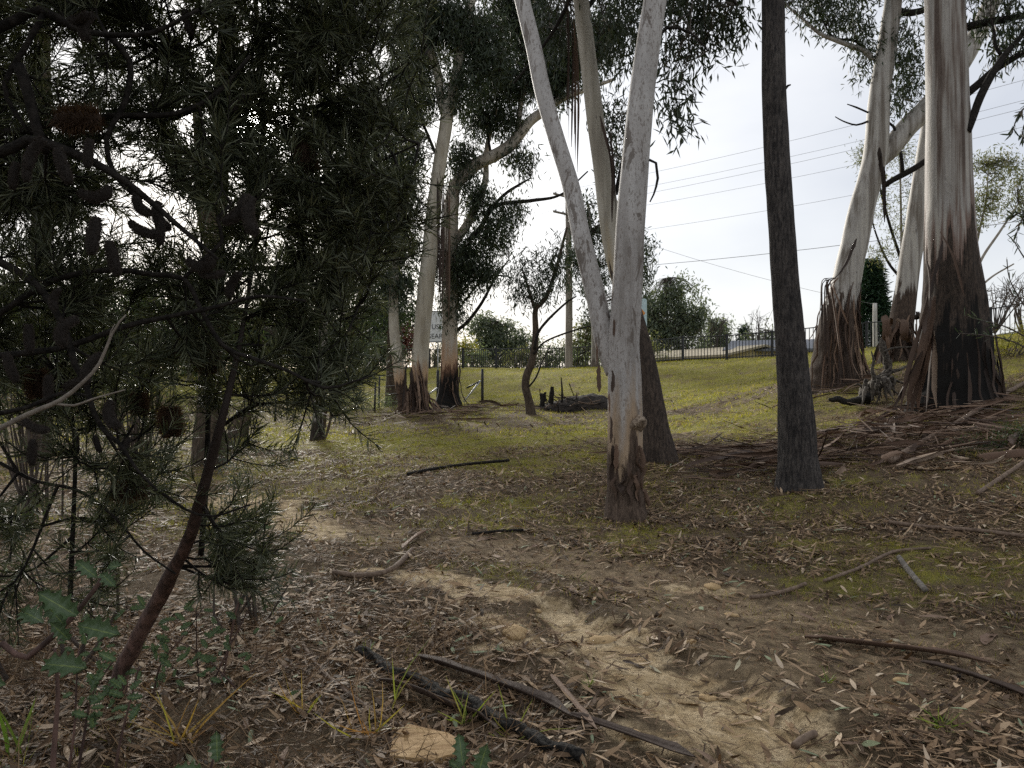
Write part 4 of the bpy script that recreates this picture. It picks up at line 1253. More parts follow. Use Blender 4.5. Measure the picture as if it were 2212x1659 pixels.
# ------------------------------------------------------------------ banksia in the left foreground
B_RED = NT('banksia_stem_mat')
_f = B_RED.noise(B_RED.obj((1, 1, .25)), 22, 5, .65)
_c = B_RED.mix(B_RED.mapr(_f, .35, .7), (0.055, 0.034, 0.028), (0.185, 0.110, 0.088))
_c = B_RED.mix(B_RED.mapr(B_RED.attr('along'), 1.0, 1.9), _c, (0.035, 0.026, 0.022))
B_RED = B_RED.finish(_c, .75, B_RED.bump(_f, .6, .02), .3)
bk_base = gp(238, 1512)
banksia = root('banksia_tree', bk_base, 'dark needle leaved banksia with reddish leaning stem and many bent seed cones', 'tree')
DK = 3.75
TR = [(238, 1512, 44, 3.8), (262, 1455, 36, 3.7), (290, 1395, 31, 3.6), (345, 1290, 33, 3.42), (370, 1240, 28, 3.33), (402, 1178, 28, 3.22), (432, 1085, 25, 3.04), (458, 985, 22, 2.92), (482, 900, 18, 2.85), (505, 800, 13, 2.85), (527, 690, 10, 2.9), (541, 600, 9, 3.0),
      (556, 480, 9, 3.1), (562, 380, 10, 3.2), (570, 250, 11, 3.25), (560, 100, 11, 3.25), (545, -60, 10, 3.2), (520, -260, 9, 3.1)]
p, rr = limb_pts(TR, DK)
p[0] = np.array((bk_base[0], bk_base[1], bk_base[2] - .15))
V, F, F3, al = tube(p, rr, 18, .04, disp_bark(.35, .3, .5, 22, 7), seed=7)
G = Geo()
G.add(V, F, F3, al)
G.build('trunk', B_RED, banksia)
SK = [np.array(resample(p, rr, .08)[0])]
LIMBS = [
    ([(434, 1200, 14), (443, 1080, 13), (448, 960, 12), (452, 860, 11), (470, 760, 10), (500, 660, 9)], 3.7),
    ([(-160, 470, 26), (-40, 545, 20), (60, 600, 17), (110, 655, 16), (148, 735, 15), (160, 785, 14), (185, 830, 13), (200, 885, 12), (225, 930, 11), (262, 962, 9), (292, 1010, 7), (340, 1060, 5)], 2.5),
    ([(-80, 775, 15), (60, 762, 14), (150, 747, 13), (270, 705, 12), (360, 685, 10), (470, 662, 9), (560, 640, 7), (660, 650, 5)], 2.55),
    ([(-60, 720, 13), (70, 630, 13), (150, 595, 13), (250, 583, 12), (330, 593, 12), (398, 602, 11), (430, 660, 10), (480, 745, 10), (540, 772, 9), (620, 800, 8), (700, 838, 7), (760, 825, 5), (805, 812, 3)], 2.6),
    ([(-120, 300, 26), (0, 330, 24), (60, 302, 22), (130, 320, 20), (200, 350, 18), (268, 390, 15), (330, 440, 13), (400, 500, 10), (470, 560, 7)], 2.4),
    ([(-100, 270, 20), (30, 285, 18), (130, 262, 16), (250, 250, 14), (380, 245, 12), (470, 200, 10), (540, 120, 7)], 2.7),
    ([(-60, 90, 24), (30, 45, 22), (90, 22, 20), (160, 60, 16), (230, 75, 13), (330, 70, 10), (430, 20, 7)], 2.5),
    ([(95, 30, 14), (50, 110, 13), (10, 180, 12), (30, 240, 10), (70, 290, 8)], 2.5),
    ([(40, 140, 22), (60, 200, 22), (80, 280, 20), (100, 330, 15)], 2.45),
    ([(230, 75, 14), (280, 130, 13), (270, 220, 12), (230, 300, 11), (250, 380, 10), (300, 430, 8)], 2.6),
    ([(570, 380, 11, 3.4), (660, 392, 10, 3.2), (760, 372, 8, 3.1), (850, 335, 5, 3.0), (905, 310, 3, 3.0)], 3.2),
    ([(560, 480, 11, 3.45), (650, 502, 9, 3.3), (750, 508, 7, 3.2), (860, 478, 4, 3.1), (920, 455, 3, 3.1)], 3.2),
    ([(570, 250, 11, 3.35), (680, 232, 9, 3.2), (790, 182, 7, 3.1), (890, 130, 4, 3.0), (925, 105, 3, 3.0)], 3.2),
    ([(560, 110, 10, 3.3), (650, 65, 8, 3.2), (760, 32, 6, 3.1), (860, -10, 4, 3.0)], 3.2),
    ([(525, 690, 10, 3.55), (600, 702, 9, 3.4), (690, 692, 7, 3.2), (775, 660, 4, 3.1)], 3.2),
    ([(548, 580, 10, 3.5), (640, 575, 8, 3.3), (760, 560, 6, 3.2), (870, 540, 3, 3.1)], 3.2),
    ([(480, 920, 9, 3.65), (540, 880, 8, 3.5), (600, 870, 5, 3.4), (680, 880, 3, 3.3)], 3.4),
    ([(262, 962, 8), (300, 1040, 8), (350, 1065, 7), (400, 1100, 6), (460, 1115, 5), (540, 1090, 4)], 2.9),
    ([(150, 1330, 12), (155, 1200, 11), (160, 1080, 10), (162, 980, 9), (150, 860, 8), (120, 800, 6)], 3.2),
    ([(0, 1000, 9), (80, 1040, 8), (170, 1060, 7), (250, 1120, 6), (310, 1190, 5), (380, 1240, 4)], 3.0),
    ([(-40, 900, 10), (60, 880, 9), (130, 850, 8), (190, 855, 6)], 2.4),
    ([(568, 400, 10, 3.4), (520, 330, 9, 3.3), (480, 270, 8, 3.2), (420, 180, 6, 3.1), (380, 90, 4, 3.0)], 3.2),
    ([(570, 260, 10, 3.3), (610, 180, 8, 3.2), (640, 90, 7, 3.1), (690, 10, 5, 3.0)], 3.2),
    ([(398, 600, 9), (440, 560, 9), (480, 520, 8), (470, 470, 8), (500, 440, 7)], 2.6),
    ([(-60, -200, 30), (60, -260, 28), (260, -330, 24), (480, -360, 18), (700, -340, 12)], 2.4),
]
for spec, ld in LIMBS:
    p, rr = limb_pts(spec, ld)
    V, F, F3, al = tube(p, rr, 9, .05, disp_bark(.12, .10, 9), seed=int(abs(spec[0][0])) % 50)
    G = Geo()
    G.add(V, F, F3, al)
    G.build('branch', M_DARKLIMB, banksia)
    SK.append(resample(p, rr, .08)[0])
SKP = np.concatenate(SK)

# needle bearing sprays, grown from the limbs outwards
r = np.random.default_rng(77)
RIGHT = [(-400, 880), (0, 880), (60, 905), (120, 935), (160, 930), (230, 900), (300, 905), (380, 890), (450, 925), (500, 930), (560, 870), (640, 790), (700, 760), (760, 740), (810, 815), (850, 790), (900, 560), (1000, 575), (1100, 615), (1200, 640), (1300, 570), (1400, 300)]
ry_, rx_ = np.array([q[0] for q in RIGHT]), np.array([q[1] for q in RIGHT])
GAPS = [(165, 85, 40, .9), (540, 268, 26, 1.0), (270, 440, 50, .95), (500, 420, 45, .9), (560, 440, 45, .7), (340, 420, 40, .8), (230, 330, 36, .7), (265, 280, 30, .6), (110, 130, 40, .6), (440, 250, 30, .5), (190, 200, 40, .5), (590, 490, 40, .6),
        (345, 470, 35, .7), (450, 395, 40, .8)]
NP, ND, NL = [], [], []
GT = Geo()
tips = 0
while tips < 480:
    py = -330 + 1640 * r.random()
    px = -160 + 1120 * r.random()
    xr = np.interp(py, ry_, rx_)
    if px > xr - 25:
        continue
    keep = 1.0
    if py > 860:
        keep = 0.16 if px < 420 else .30
    elif px < 470:
        keep = .60 if py < 560 else .42
    if py < 0:
        keep *= .8
    for gx, gy, gr_, gk in GAPS:
        dq = math.hypot(px - gx, py - gy) / (gr_ * 1.5)
        if dq < 1:
            keep *= 1 - gk * (1 - dq * dq) ** .5
    if r.random() > keep:
        continue
    if py > 560:
        tx = np.interp(-py, [-1512, -1080, -800, -600, -500], [238, 440, 505, 545, 560])
        if abs(px - tx) < 45 and r.random() < .9:
            continue
    d = 2.55 + 1.2 * r.random() if px < 480 else 2.85 + .8 * r.random()
    tip = P(px, py, d)
    dist = np.linalg.norm(SKP - tip, axis=1) + .25 * r.random(len(SKP)) + .25 * np.maximum(0, SKP[:, 0] - tip[0]) + .2 * np.maximum(0, SKP[:, 2] - tip[2])
    s = SKP[np.argmin(dist)]
    ln = np.linalg.norm(tip - s)
    if ln > 1.1:
        s = tip - (tip - s) / ln * 1.1 if False else s
    if ln < .12 or ln > 1.5:
        continue
    tips += 1
    mid = (s + tip) / 2 - np.array((0, 0, .16 * ln)) + r.normal(size=3) * .07 * ln
    C, Rr = resample([s, mid, tip], [.0055 + .003 * ln, .004, .0022], .03)
    V, F, F3, al = tube([s, mid, tip], [.0055 + .003 * ln, .004, .0022], 5, .07, cap=False)
    GT.add(V, F, a=al)
    nb = 5 + int(6 * r.random())
    T = np.gradient(C, axis=0)
    T /= np.linalg.norm(T, axis=1)[:, None]
    runs = [(C[int(len(C) * .45):], .6)]
    for b in range(nb):
        i = int(len(C) * (.35 + .6 * r.random()))
        i = min(i, len(C) - 1)
        dr = T[i] * .9 + r.normal(size=3) * .55 + np.array((.12, 0, .10))
        dr /= np.linalg.norm(dr)
        l2 = .10 + .20 * r.random()
        e = C[i] + dr * l2
        m = (C[i] + e) / 2 + np.array((0, 0, -.02)) + r.normal(size=3) * .012
        V, F, F3, al = tube([C[i], m, e], [.0032, .0026, .0016], 4, .07, cap=False)
        GT.add(V, F, a=al)
        runs.append((resample([C[i], m, e], [1, 1, 1], .006)[0], 1.0))
    for Q, wgt in runs:
        if len(Q) < 3:
            continue
        TT = np.gradient(Q, axis=0)
        TT /= np.linalg.norm(TT, axis=1)[:, None] + 1e-9
        n = int(np.linalg.norm(np.diff(Q, axis=0), axis=1).sum() / .0050 * wgt) + 6
        idx = np.minimum((len(Q) - 1) * r.random(n) ** .8, len(Q) - 1).astype(int)
        rd = r.normal(size=(n, 3))
        rd -= TT[idx] * np.sum(rd * TT[idx], 1)[:, None]
        rd /= np.linalg.norm(rd, axis=1)[:, None] + 1e-9
        NP.append(Q[idx])
        ND.append(TT[idx] * (.55 + .35 * r.random((n, 1))) + rd * .75 + np.array((0, 0, .08)))
        NL.append(.044 + .034 * r.random(n))
NP, ND, NL = np.concatenate(NP), np.concatenate(ND), np.concatenate(NL)
V, F = leaf_geo(NP, ND, NL, .0040, None, ((0, .6), (.55, 1), (1, .35)), .12 * r.normal(size=len(NP)))
mk('needle_foliage', V, F, NEEDLE, banksia, False, {'rnd': rep(r.random(len(NP)), 6)})
GT.build('branchlets', M_DARKLIMB, banksia)
# unseen foliage added overhead and behind the viewpoint to shade the left foreground
bl = [((-2.6, 1.2, 3.6), (1.5, 1.6, .8), 330, 70), ((-1.2, 2.6, 4.2), (1.4, 1.2, .7), 260, 70), ((-3.6, 3.2, 3.4), (1.2, 1.6, 1.4), 260, 70), ((-2.4, -.8, 2.8), (1.6, 1.4, 1.4), 330, 70), ((-.6, -1.6, 3.4), (1.6, 1.2, .9), 260, 70), ((-4.2, 1.0, 1.8), (1.0, 1.8, 1.5), 330, 70)]
V, F, rn, cl = foliage(bl, 79, .07, .008, 0, .14, jit=1)
mk('added_shade_crown', V, F, NEEDLE, banksia, False, {'rnd': rn})


def cone_mesh(name, length, rad, bend, nb, seed, mat, bl=.012):
    """banksia cone: a bent woody cylinder set with bristles; hangs along -z from its stalk"""
    r = np.random.default_rng(seed)
    t = np.linspace(0, 1, 9)
    ang = bend * t
    pts, q = [], np.zeros(3)
    for k in range(9):
        pts.append(q.copy())
        q = q + np.array((math.sin(ang[k]), 0, -math.cos(ang[k]))) * length / 8
    rr = rad * np.array((.5, .85, 1, 1.02, 1, 1, .97, .8, .35))
    V, F, F3, al = tube(pts, rr, 14, length / 16, disp_bark(.25, .25, 9, 60), seed=seed)
    G = Geo()
    G.add(V, F, F3, rep(.15, len(V)))
    C, R2 = resample(pts, rr, length / 40)
    T, A, B = frames(C)
    i = r.integers(0, len(C), nb)
    th = r.random(nb) * 6.283
    dr = A[i] * np.cos(th)[:, None] + B[i] * np.sin(th)[:, None]
    dd = dr + T[i] * .25 * r.normal(size=(nb, 1))
    V, F = leaf_geo(C[i] + dr * R2[i][:, None] * .9, dd, bl * (.6 + .8 * r.random(nb)), .0022, T[i])
    G.add(V, F, a=rep(r.random(nb), 6))
    Fs = [np.concatenate(G.F4), np.concatenate(G.F3)]
    return mesh_data(name, np.concatenate(G.V), Fs, mat, True, {'rnd': np.concatenate(G.A)})


CONE_D = leaf_mat('seed_cone_dark_mat', [(0, (0.010, 0.008, 0.007)), (1, (0.085, 0.066, 0.052))], .0, .9)
CONE_B = leaf_mat('seed_cone_brown_mat', [(0, (0.028, 0.017, 0.011)), (1, (0.125, 0.068, 0.034))], .15, .9)
CM = [cone_mesh('seed_cone', .15, .021, 1.3, 1300, 1, CONE_D, .008), cone_mesh('seed_cone', .13, .022, .35, 1300, 2, CONE_D, .008), cone_mesh('seed_cone', .16, .023, 2.2, 1400, 3, CONE_D, .008),
      cone_mesh('flower_spike', .10, .022, .1, 1500, 4, CONE_B, .028), cone_mesh('flower_spike', .14, .026, .5, 1100, 5, CONE_B, .026)]
CONES = [(150, 40, 2.5, 0, -60, 1), (205, 32, 2.5, 2, 60, 1), (195, 300, 2.5, 1, 10, 1), (125, 320, 2.4, 1, -10, 1.2), (62, 335, 2.4, 1, 5, .9), (36, 350, 2.4, 1, 15, .9), (300, 412, 2.6, 2, 20, 1.0), (170, 412, 2.5, 2, -50, 1.1), (210, 470, 2.5, 1, 8, 1.3),
         (236, 520, 2.5, 1, 0, 1.2), (280, 478, 2.6, 0, -40, 1.1), (345, 436, 2.7, 2, 30, 1.1), (352, 478, 2.7, 1, 6, .9), (405, 560, 2.6, 2, -40, 1.1), (430, 590, 2.6, 0, -70, .8), (480, 480, 2.6, 0, -115, 1.3), (545, 425, 2.6, 0, 20, 1.35), (520, 590, 2.7, 0, 60, 1),
         (130, 625, 2.5, 2, 60, .75), (170, 690, 2.5, 2, 75, 1.1), (222, 765, 2.5, 0, 60, 1.0), (195, 820, 2.5, 1, 80, 1.0), (105, 810, 2.6, 1, 5, 1.0), (62, 700, 2.6, 1, 0, 1.0), (14, 765, 2.5, 1, -10, 1.0), (50, 905, 2.5, 0, -40, .9), (72, 950, 2.5, 1, 15, .9),
         (240, 865, 2.6, 2, 20, 1.1), (165, 940, 2.8, 1, 5, .7), (280, 945, 2.8, 1, 20, .7), (205, 940, 2.8, 1, -5, .7), (95, 300, 2.4, 0, 50, 1.1), (400, 20, 2.9, 1, 0, 1), (545, 205, 3.0, 0, 70, 1.1)]
for k, (px, py, d, m, rot, sc) in enumerate(CONES):
    o = link('seed_cone', CM[m], banksia)
    o.location = P(px, py, d * .95)
    o.rotation_euler = (0.2 * math.sin(k * 3), R(rot), R((k * 47) % 60 - 30))
    o.scale = (sc * .60, sc * .60, sc * .70)
for px, py, d, m, rot, sc in [(368, 880, 2.9, 3, 0, 1.1), (650, 300, 3.0, 4, -8, 1.0), (240, 1060, 2.8, 4, -85, 1.0), (120, 255, 2.4, 4, -80, 1.0), (80, 800, 2.9, 3, 0, 1.0), (300, 850, 2.9, 3, 0, .8), (450, 720, 3.2, 4, 10, 1.2)]:
    o = link('flower_spike', CM[m], banksia, label='brown bristly flower spike')
    o.location = P(px, py, d)
    o.rotation_euler = (0, R(rot), 0)
    o.scale = (sc,) * 3

# pale dead twig crossing in front
PALE = plain_mat('pale_twig_mat', (0.16, 0.135, 0.11), (0.27, 0.235, 0.195), 30)
G = Geo()
for spec in ([(-60, 955, 13), (60, 895, 12), (130, 865, 11), (180, 825, 9), (215, 785, 8), (240, 725, 6), (258, 695, 5), (272, 680, 3)], [(120, 872, 7), (160, 876, 6), (200, 862, 5), (270, 842, 3)], [(235, 735, 4), (240, 715, 3), (248, 700, 2)]):
    p, rr = limb_pts(spec, 1.9)
    V, F, F3, al = tube(p, rr, 8, .03, disp_bark(.15, .15, 9), seed=5)
    G.add(V, F, F3, al)
G.build('dead_twig', PALE, None, label='pale forked dead twig crossing the banksia at the left edge', category='twig')

# ------------------------------------------------------------------ holly seedlings
def holly_leaf_mesh(seed):
    r = np.random.default_rng(seed)
    n = 40
    pts = [(0, 0)]
    side = []
    for k in range(n + 1):
        t = k / n
        w = .30 * math.sin(math.pi * min(1, t * .97 + .03)) ** .7
        ph = (t * 4.5 + .15) % 1
        sp = abs(ph - .5) * 2
        w2 = w * (.58 + .62 * sp ** 2.2) + .004
        side.append((t, w2, sp))
    V, A, F4 = [], [], []
    for t, w, sp in side:
        for j, q in enumerate((-1, -.55, 0, .55, 1)):
            z = .10 * q * q * (1 if abs(q) < 1 else 1.2 + .8 * sp) * .8 + .05 * math.sin(t * 6 + seed) * q - .10 * t * t
            V.append((q * w, t, z))
            A.append(0.0 if q == 0 else (.08 if abs(q) == 1 else .5))
    for k in range(n):
        for j in range(4):
            a = k * 5 + j
            F4.append((a, a + 1, a + 6, a + 5))
    return mesh_data('leaf', np.array(V) * np.array((.95, 1, 1)), np.array(F4), HOLLY, True, {'rnd': np.array(A)})


HL = [holly_leaf_mesh(s) for s in range(3)]


def holly(label, d, stems, leaves, seed):
    r = np.random.default_rng(seed)
    b = P(stems[0][0][0], stems[0][0][1], d)
    z = gz(b[0], b[1])
    rt = root('holly_seedling', (b[0], b[1], z), label, 'plant')
    for st in stems:
        p, rr = limb_pts([(x, y, w) for x, y, w in st], d)
        if p[0][2] > z:
            p = [np.array((p[0][0] - .03, p[0][1], z - .03))] + p
            rr = [rr[0] * 1.1] + rr
        V, F, F3, al = tube(p, rr, 8, .03)
        G = Geo()
        G.add(V, F, F3, al)
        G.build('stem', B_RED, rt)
    for k, (px, py, dx, dy, ln, tilt) in enumerate(leaves):
        o = link('leaf', HL[k % 3], rt)
        o.location = P(px, py, d - .02 + .05 * r.normal() * .4)
        v = Vector((dx, .35 * r.normal(), -dy)).normalized()
        up = Vector((tilt * .4, -1, .9)).normalized()
        xax = v.cross(up).normalized()
        zax = xax.cross(v).normalized()
        o.rotation_euler = Matrix((xax, v, zax)).transposed().to_euler()
        o.scale = (ln * m_per(d),) * 3


holly('holly seedling with large glossy leaves at the left edge', 1.45,
      [[(-40, 1490, 14), (60, 1420, 13), (150, 1340, 12), (210, 1265, 9), (225, 1240, 6)], [(110, 1750, 12), (118, 1600, 11), (125, 1500, 9), (118, 1400, 6)]],
      [(166, 1330, -1, -.9, 92, 0), (210, 1248, -.75, -.5, 62, .2), (168, 1352, 1, .22, 92, .1), (98, 1435, 1, -.05, 104, -.2), (95, 1345, -1, -.2, 88, .2), (138, 1350, -.4, -.9, 72, .3), (108, 1345, .5, .9, 60, 0), (220, 1240, 1, .5, 52, .4), (235, 1225, .9, -.2, 40, 0), (12, 1480, -1, -.1, 60, 0)], 5)
holly('holly seedling poking into the bottom edge', 1.5, [[(1000, 1760, 9), (1005, 1690, 8), (1000, 1655, 5)]],
      [(1000, 1655, -.2, -1, 66, 0), (1030, 1680, .3, -1, 74, .2), (1010, 1670, -.9, -.3, 50, 0)], 6)
holly('holly seedling at the bottom edge near the left corner', 1.55, [[(440, 1760, 9), (450, 1690, 7), (460, 1640, 5)]],
      [(470, 1645, -.1, -1, 62, .1), (440, 1668, -1, -.25, 64, .2), (470, 1668, 1, .1, 56, .1), (400, 1680, -1, .1, 50, 0)], 7)
sm = []
rr0 = np.random.default_rng(9)
for k in range(85):
    px, py = 400 + 110 * rr0.normal(), 1385 + 62 * rr0.normal()
    sm.append((px, py, rr0.normal(), rr0.normal() * .6, 16 + 18 * rr0.random(), rr0.normal() * .5))
holly('low holly thicket with small shiny leaves around the foot of the reddish stem', 3.7,
      [[(330, 1500, 5), (350, 1430, 4), (400, 1370, 3), (440, 1310, 2)], [(450, 1500, 5), (480, 1430, 4), (520, 1350, 3), (545, 1300, 2)], [(520, 1500, 4), (430, 1410, 3), (340, 1370, 2)], [(430, 1500, 4), (425, 1400, 3), (424, 1310, 2)]], sm, 10)
sm = []
for k in range(11):
    t = k / 10
    sm.append((515 + 55 * t + 8 * rr0.normal(), 1290 - 185 * t, rr0.normal(), rr0.normal() * .6, 18 + 12 * rr0.random(), rr0.normal() * .5))
sm2 = []
for k in range(30):
    sm2.append((150 + 150 * rr0.random(), 1400 + 160 * rr0.random(), rr0.normal(), rr0.normal() * .6, 20 + 22 * rr0.random(), rr0.normal() * .5))
holly('low holly patch in the shade left of the reddish stem foot', 2.9, [[(180, 1600, 6), (200, 1500, 5), (250, 1420, 3)], [(260, 1600, 6), (280, 1520, 4), (300, 1440, 3)], [(160, 1580, 5), (165, 1480, 4), (170, 1400, 3)]], sm2, 14)
holly('slender holly shoot against the pale track left of centre', 3.9, [[(480, 1470, 4), (510, 1320, 4), (545, 1220, 3), (575, 1105, 2)]], sm, 12)

# fine bush with blue green leaves beside the track, left of centre
bush('fine needled grey green shrub beside the track at the foot of the banksia', 4.9, [(560, 1200, 50, 60), (520, 1100, 44, 80), (600, 1250, 50, 40), (500, 1010, 34, 50), (540, 1280, 60, 40), (470, 1180, 40, 60)], 145, leaf=leaf_mat('grey_green_leaf_mat', [(0, (0.035, 0.048, 0.035)), (1, (0.10, 0.12, 0.09))], .2),
     L=.06, W=.006, dens=.30, per=50, clump=.10, name='fine_shrub')
bush('fine needled shrub low at the left edge under the banksia', 3.9, [(80, 1120, 90, 60), (200, 1180, 70, 60), (20, 1220, 60, 70)], 147, L=.05, W=.005, dens=.18, per=60, clump=.09, name='fine_shrub')

# sprays reaching in from the right edge
def edge_spray(label, d, runs, seed, leaf, L, W, per, base):
    r = np.random.default_rng(seed)
    b = P(base[0], base[1], d)
    z = gz(b[0], b[1])
    rt = root('overhanging_shrub', (b[0], b[1], z), label, 'shrub')
    G = Geo()
    PP, DD = [], []
    main = [np.array((b[0], b[1], z - .05)), P(base[0] - 6, (base[1] + runs[0][0][1]) / 2, d), P(base[0] - 10, runs[0][0][1], d)]
    V, F, F3, al = tube(main, [.03, .02, .012], 8, .1)
    G.add(V, F, F3, al)
    for run in runs:
        p, rr = limb_pts([(x, y, w) for x, y, w in run], d)
        p = [main[-1] if abs(p[0][2] - main[-1][2]) < 2.5 else p[0]] + p
        rr = [rr[0] * 1.2] + rr
        V, F, F3, al = tube(p, rr, 6, .05)
        G.add(V, F, F3, al)
        C, _ = resample(p[1:], rr[1:], .01)
        T = np.gradient(C, axis=0)
        T /= np.linalg.norm(T, axis=1)[:, None] + 1e-9
        n = int(per * len(C))
        i = r.integers(len(C) // 4, len(C), n)
        PP.append(C[i] + r.normal(size=(n, 3)) * .01)
        DD.append(T[i] * .8 + r.normal(size=(n, 3)) * .5)
    G.build('stems', M_TWIG, rt)
    PP, DD = np.concatenate(PP), np.concatenate(DD)
    V, F = leaf_geo(PP, DD, L * (.7 + .6 * r.random(len(PP))), W, None, ((0, .3), (.3, 1), (.7, .8), (1, .05)), .1 * r.normal(size=len(PP)))
    mk('foliage', V, F, leaf, rt, False, {'rnd': rep(r.random(len(PP)), 8)})


GREYG = leaf_mat('narrow_leaf_mat', [(0, (0.04, 0.06, 0.035)), (.6, (0.075, 0.10, 0.055)), (1, (0.13, 0.15, 0.09))], .3)
edge_spray('narrow leaved green spray reaching across the foot of the biggest gum', 7.2, [[(2240, 760, 4), (2180, 735, 3), (2130, 725, 3), (2070, 720, 2)], [(2240, 740, 4), (2170, 705, 3), (2110, 690, 2), (2085, 682, 2)], [(2240, 700, 3), (2200, 640, 3), (2180, 600, 2), (2175, 560, 2)],
                                                                                        [(2250, 600, 3), (2215, 560, 3), (2190, 520, 2)]], 151, GREYG, .075, .010, .26, (2300, 900))
edge_spray('dark drooping leaf spray at the right edge below the wires', 9.5, [[(2260, 440, 5), (2215, 455, 3), (2180, 470, 2)], [(2250, 420, 4), (2205, 480, 3), (2195, 510, 2)], [(2290, 200, 5), (2230, 220, 4), (2200, 250, 3), (2185, 290, 2)], [(2280, 190, 4), (2215, 270, 3), (2210, 310, 2)]],
           153, GUM_LEAF, .12, .022, .42, (2420, 850))

# ------------------------------------------------------------------ railing, pole, wires, signs, houses
FP = [(380, 47), (600, 47), (700, 46.5), (800, 46), (928, 45.2), (1000, 45), (1072, 43.6), (1147, 42.4), (1225, 41.1), (1305, 39.8), (1390, 38.3), (1475, 37), (1570, 35.6), (1668, 34.2), (1765, 33), (1872, 31.8), (1990, 30.7), (2140, 29.2), (2290, 28)]
fpos = []
for px, d in FP:
    q = P(px, CY, d)
    fpos.append(np.array((q[0], q[1], gz(q[0], q[1]))))
fence = root('railing_fence', fpos[0], 'long black steel railing with upright bars along the top of the bank', 'fence')
FH = 1.22


def box_mesh(name, s, mat, knob=False):
    G = Geo()
    G.box((0, 0, s[2] / 2), s)
    if knob:
        G.box((0, 0, s[2] + .02), (s[0] * 1.35, s[1] * 1.35, .05))
        G.box((0, 0, s[2] + .06), (s[0] * .8, s[1] * .8, .04))
        G.box((0, 0, .08), (s[0] * 1.5, s[1] * 1.5, .05))
    return mesh_data(name, np.concatenate(G.V), np.concatenate(G.F4), mat, False)


post_me = box_mesh('post', (.10, .10, FH), M_BLACKMETAL, True)
pick_me = box_mesh('picket', (.026, .026, FH - .12), M_BLACKMETAL)


def put(name, me, parent, loc, rz=0):
    o = link(name, me, parent)
    o.location = Vector(loc)
    o.rotation_euler = (0, 0, rz)
    return o


npk = 0
for a, b in zip(fpos[:-1], fpos[1:]):
    rz = math.atan2(b[1] - a[1], b[0] - a[0])
    put('post', post_me, fence, a - np.array((0, 0, .1)), rz)
    for hh in (FH - .10, .10):
        G = Geo()
        V, F, F3, al = tube([a + np.array((0, 0, hh)), b + np.array((0, 0, hh))], [.022, .022], 6, 4)
        G.add(V, F, F3, al)
        G.build('rail', M_BLACKMETAL, fence, False)
    ln = np.linalg.norm(b[:2] - a[:2])
    k = int(ln / .15)
    for i in range(1, k):
        if npk >= 290:
            break
        t = i / k
        put('picket', pick_me, fence, a * (1 - t) + b * t + np.array((0, 0, .04)), rz)
        npk += 1
put('post', post_me, fence, fpos[-1] - np.array((0, 0, .1)), 0)

pd = 40.0
pb = P(1229, CY, pd)
pb[2] = gz(pb[0], pb[1])
pole = root('power_pole', pb, 'pale timber power pole at the railing carrying the wires', 'pole')
B_POLE = plain_mat('pole_timber_mat', (0.20, 0.17, 0.14), (0.36, 0.32, 0.275), 10, .85, (1, 1, .1))
V, F, F3, al = tube([pb - np.array((0, 0, .3)), pb + np.array((0, 0, 5)), np.array((pb[0] - .05, pb[1], 11.9))], [.20, .17, .14], 14, .5, disp_bark(.03, .03, 9), seed=3)
G = Geo()
G.add(V, F, F3, al)
G.build('shaft', B_POLE, pole)
far_end = np.array((21.0, 21.0, 0))
wd = far_end[:2] - pb[:2]
wd /= np.linalg.norm(wd)
perp = np.array((-wd[1], wd[0], 0))
arm_z = 11.2
for z in (arm_z, arm_z - .9):
    G = Geo()
    c = np.array((pb[0], pb[1], z))
    V, F, F3, al = tube([c - perp * 1.15, c + perp * 1.15], [.06, .06], 6, 1)
    G.add(V, F, F3, al)
    arm = G.build('crossarm', B_POLE, pole)
    for off in (-1.0, -.45, .45, 1.0):
        G = Geo()
        q = c + perp * off
        V, F, F3, al = tube([q + np.array((0, 0, .05)), q + np.array((0, 0, .09)), q + np.array((0, 0, .12))], [.045, .05, .03], 10, .02)
        G.add(V, F, F3, al)
        G.build('insulator', M_SIGNWHITE, arm)
WN = [('highest', 'top wire of the sloping bundle of power lines', arm_z + .12, -1.0), ('', 'second wire down in the sloping bundle of power lines', arm_z + .12, 1.0), ('', 'third wire down in the sloping bundle of power lines', arm_z - .78, -1.0),
      ('', 'fourth wire down in the sloping bundle of power lines', arm_z - .78, 1.0), ('', 'lone fifth wire running below the sloping bundle of power lines', arm_z - 2.2, 0), ('', 'lowest thick cable crossing behind the dark fissured trunk', 7.4, 0)]
for k, (_, lab, z, off) in enumerate(WN):
    a = np.array((pb[0], pb[1], z)) + perp * off
    b = np.array((far_end[0], far_end[1], z + (.15 if k < 5 else -.3))) + perp * off
    l_ = a + (a - b) * 1.0
    l_[2] = z - .3
    pts = []
    for s in np.linspace(0, 1, 9):
        q = l_ * (1 - s) + a * s
        q[2] -= 4 * .35 * s * (1 - s)
        pts.append(q)
    for s in np.linspace(0, 1, 11)[1:]:
        q = a * (1 - s) + b * s
        q[2] -= 4 * .35 * s * (1 - s)
        pts.append(q)
    V, F, F3, al = tube(pts, [.006 if k < 5 else .011] * len(pts), 5, 2.5)
    G = Geo()
    G.add(V, F, F3, al)
    G.build('power_line', M_WIRE, None, label=lab, category='wire')
wp = P(1890, 655, 32.5)
wb = gz(wp[0], wp[1])
V, F, F3, al = tube([(wp[0] + .02, wp[1], wb - .2), (wp[0], wp[1], (wb + wp[2]) / 2), wp], [.10, .09, .085], 12, .3, disp_bark(.04, .04, 9), seed=6)
G = Geo()
G.add(V, F, F3, al)
G.build('timber_post', plain_mat('white_post_mat', (0.34, 0.32, 0.29), (0.52, 0.50, 0.46), 12, .8, (1, 1, .2)), None, label='pale timber service post in front of the dense conifer', category='post')
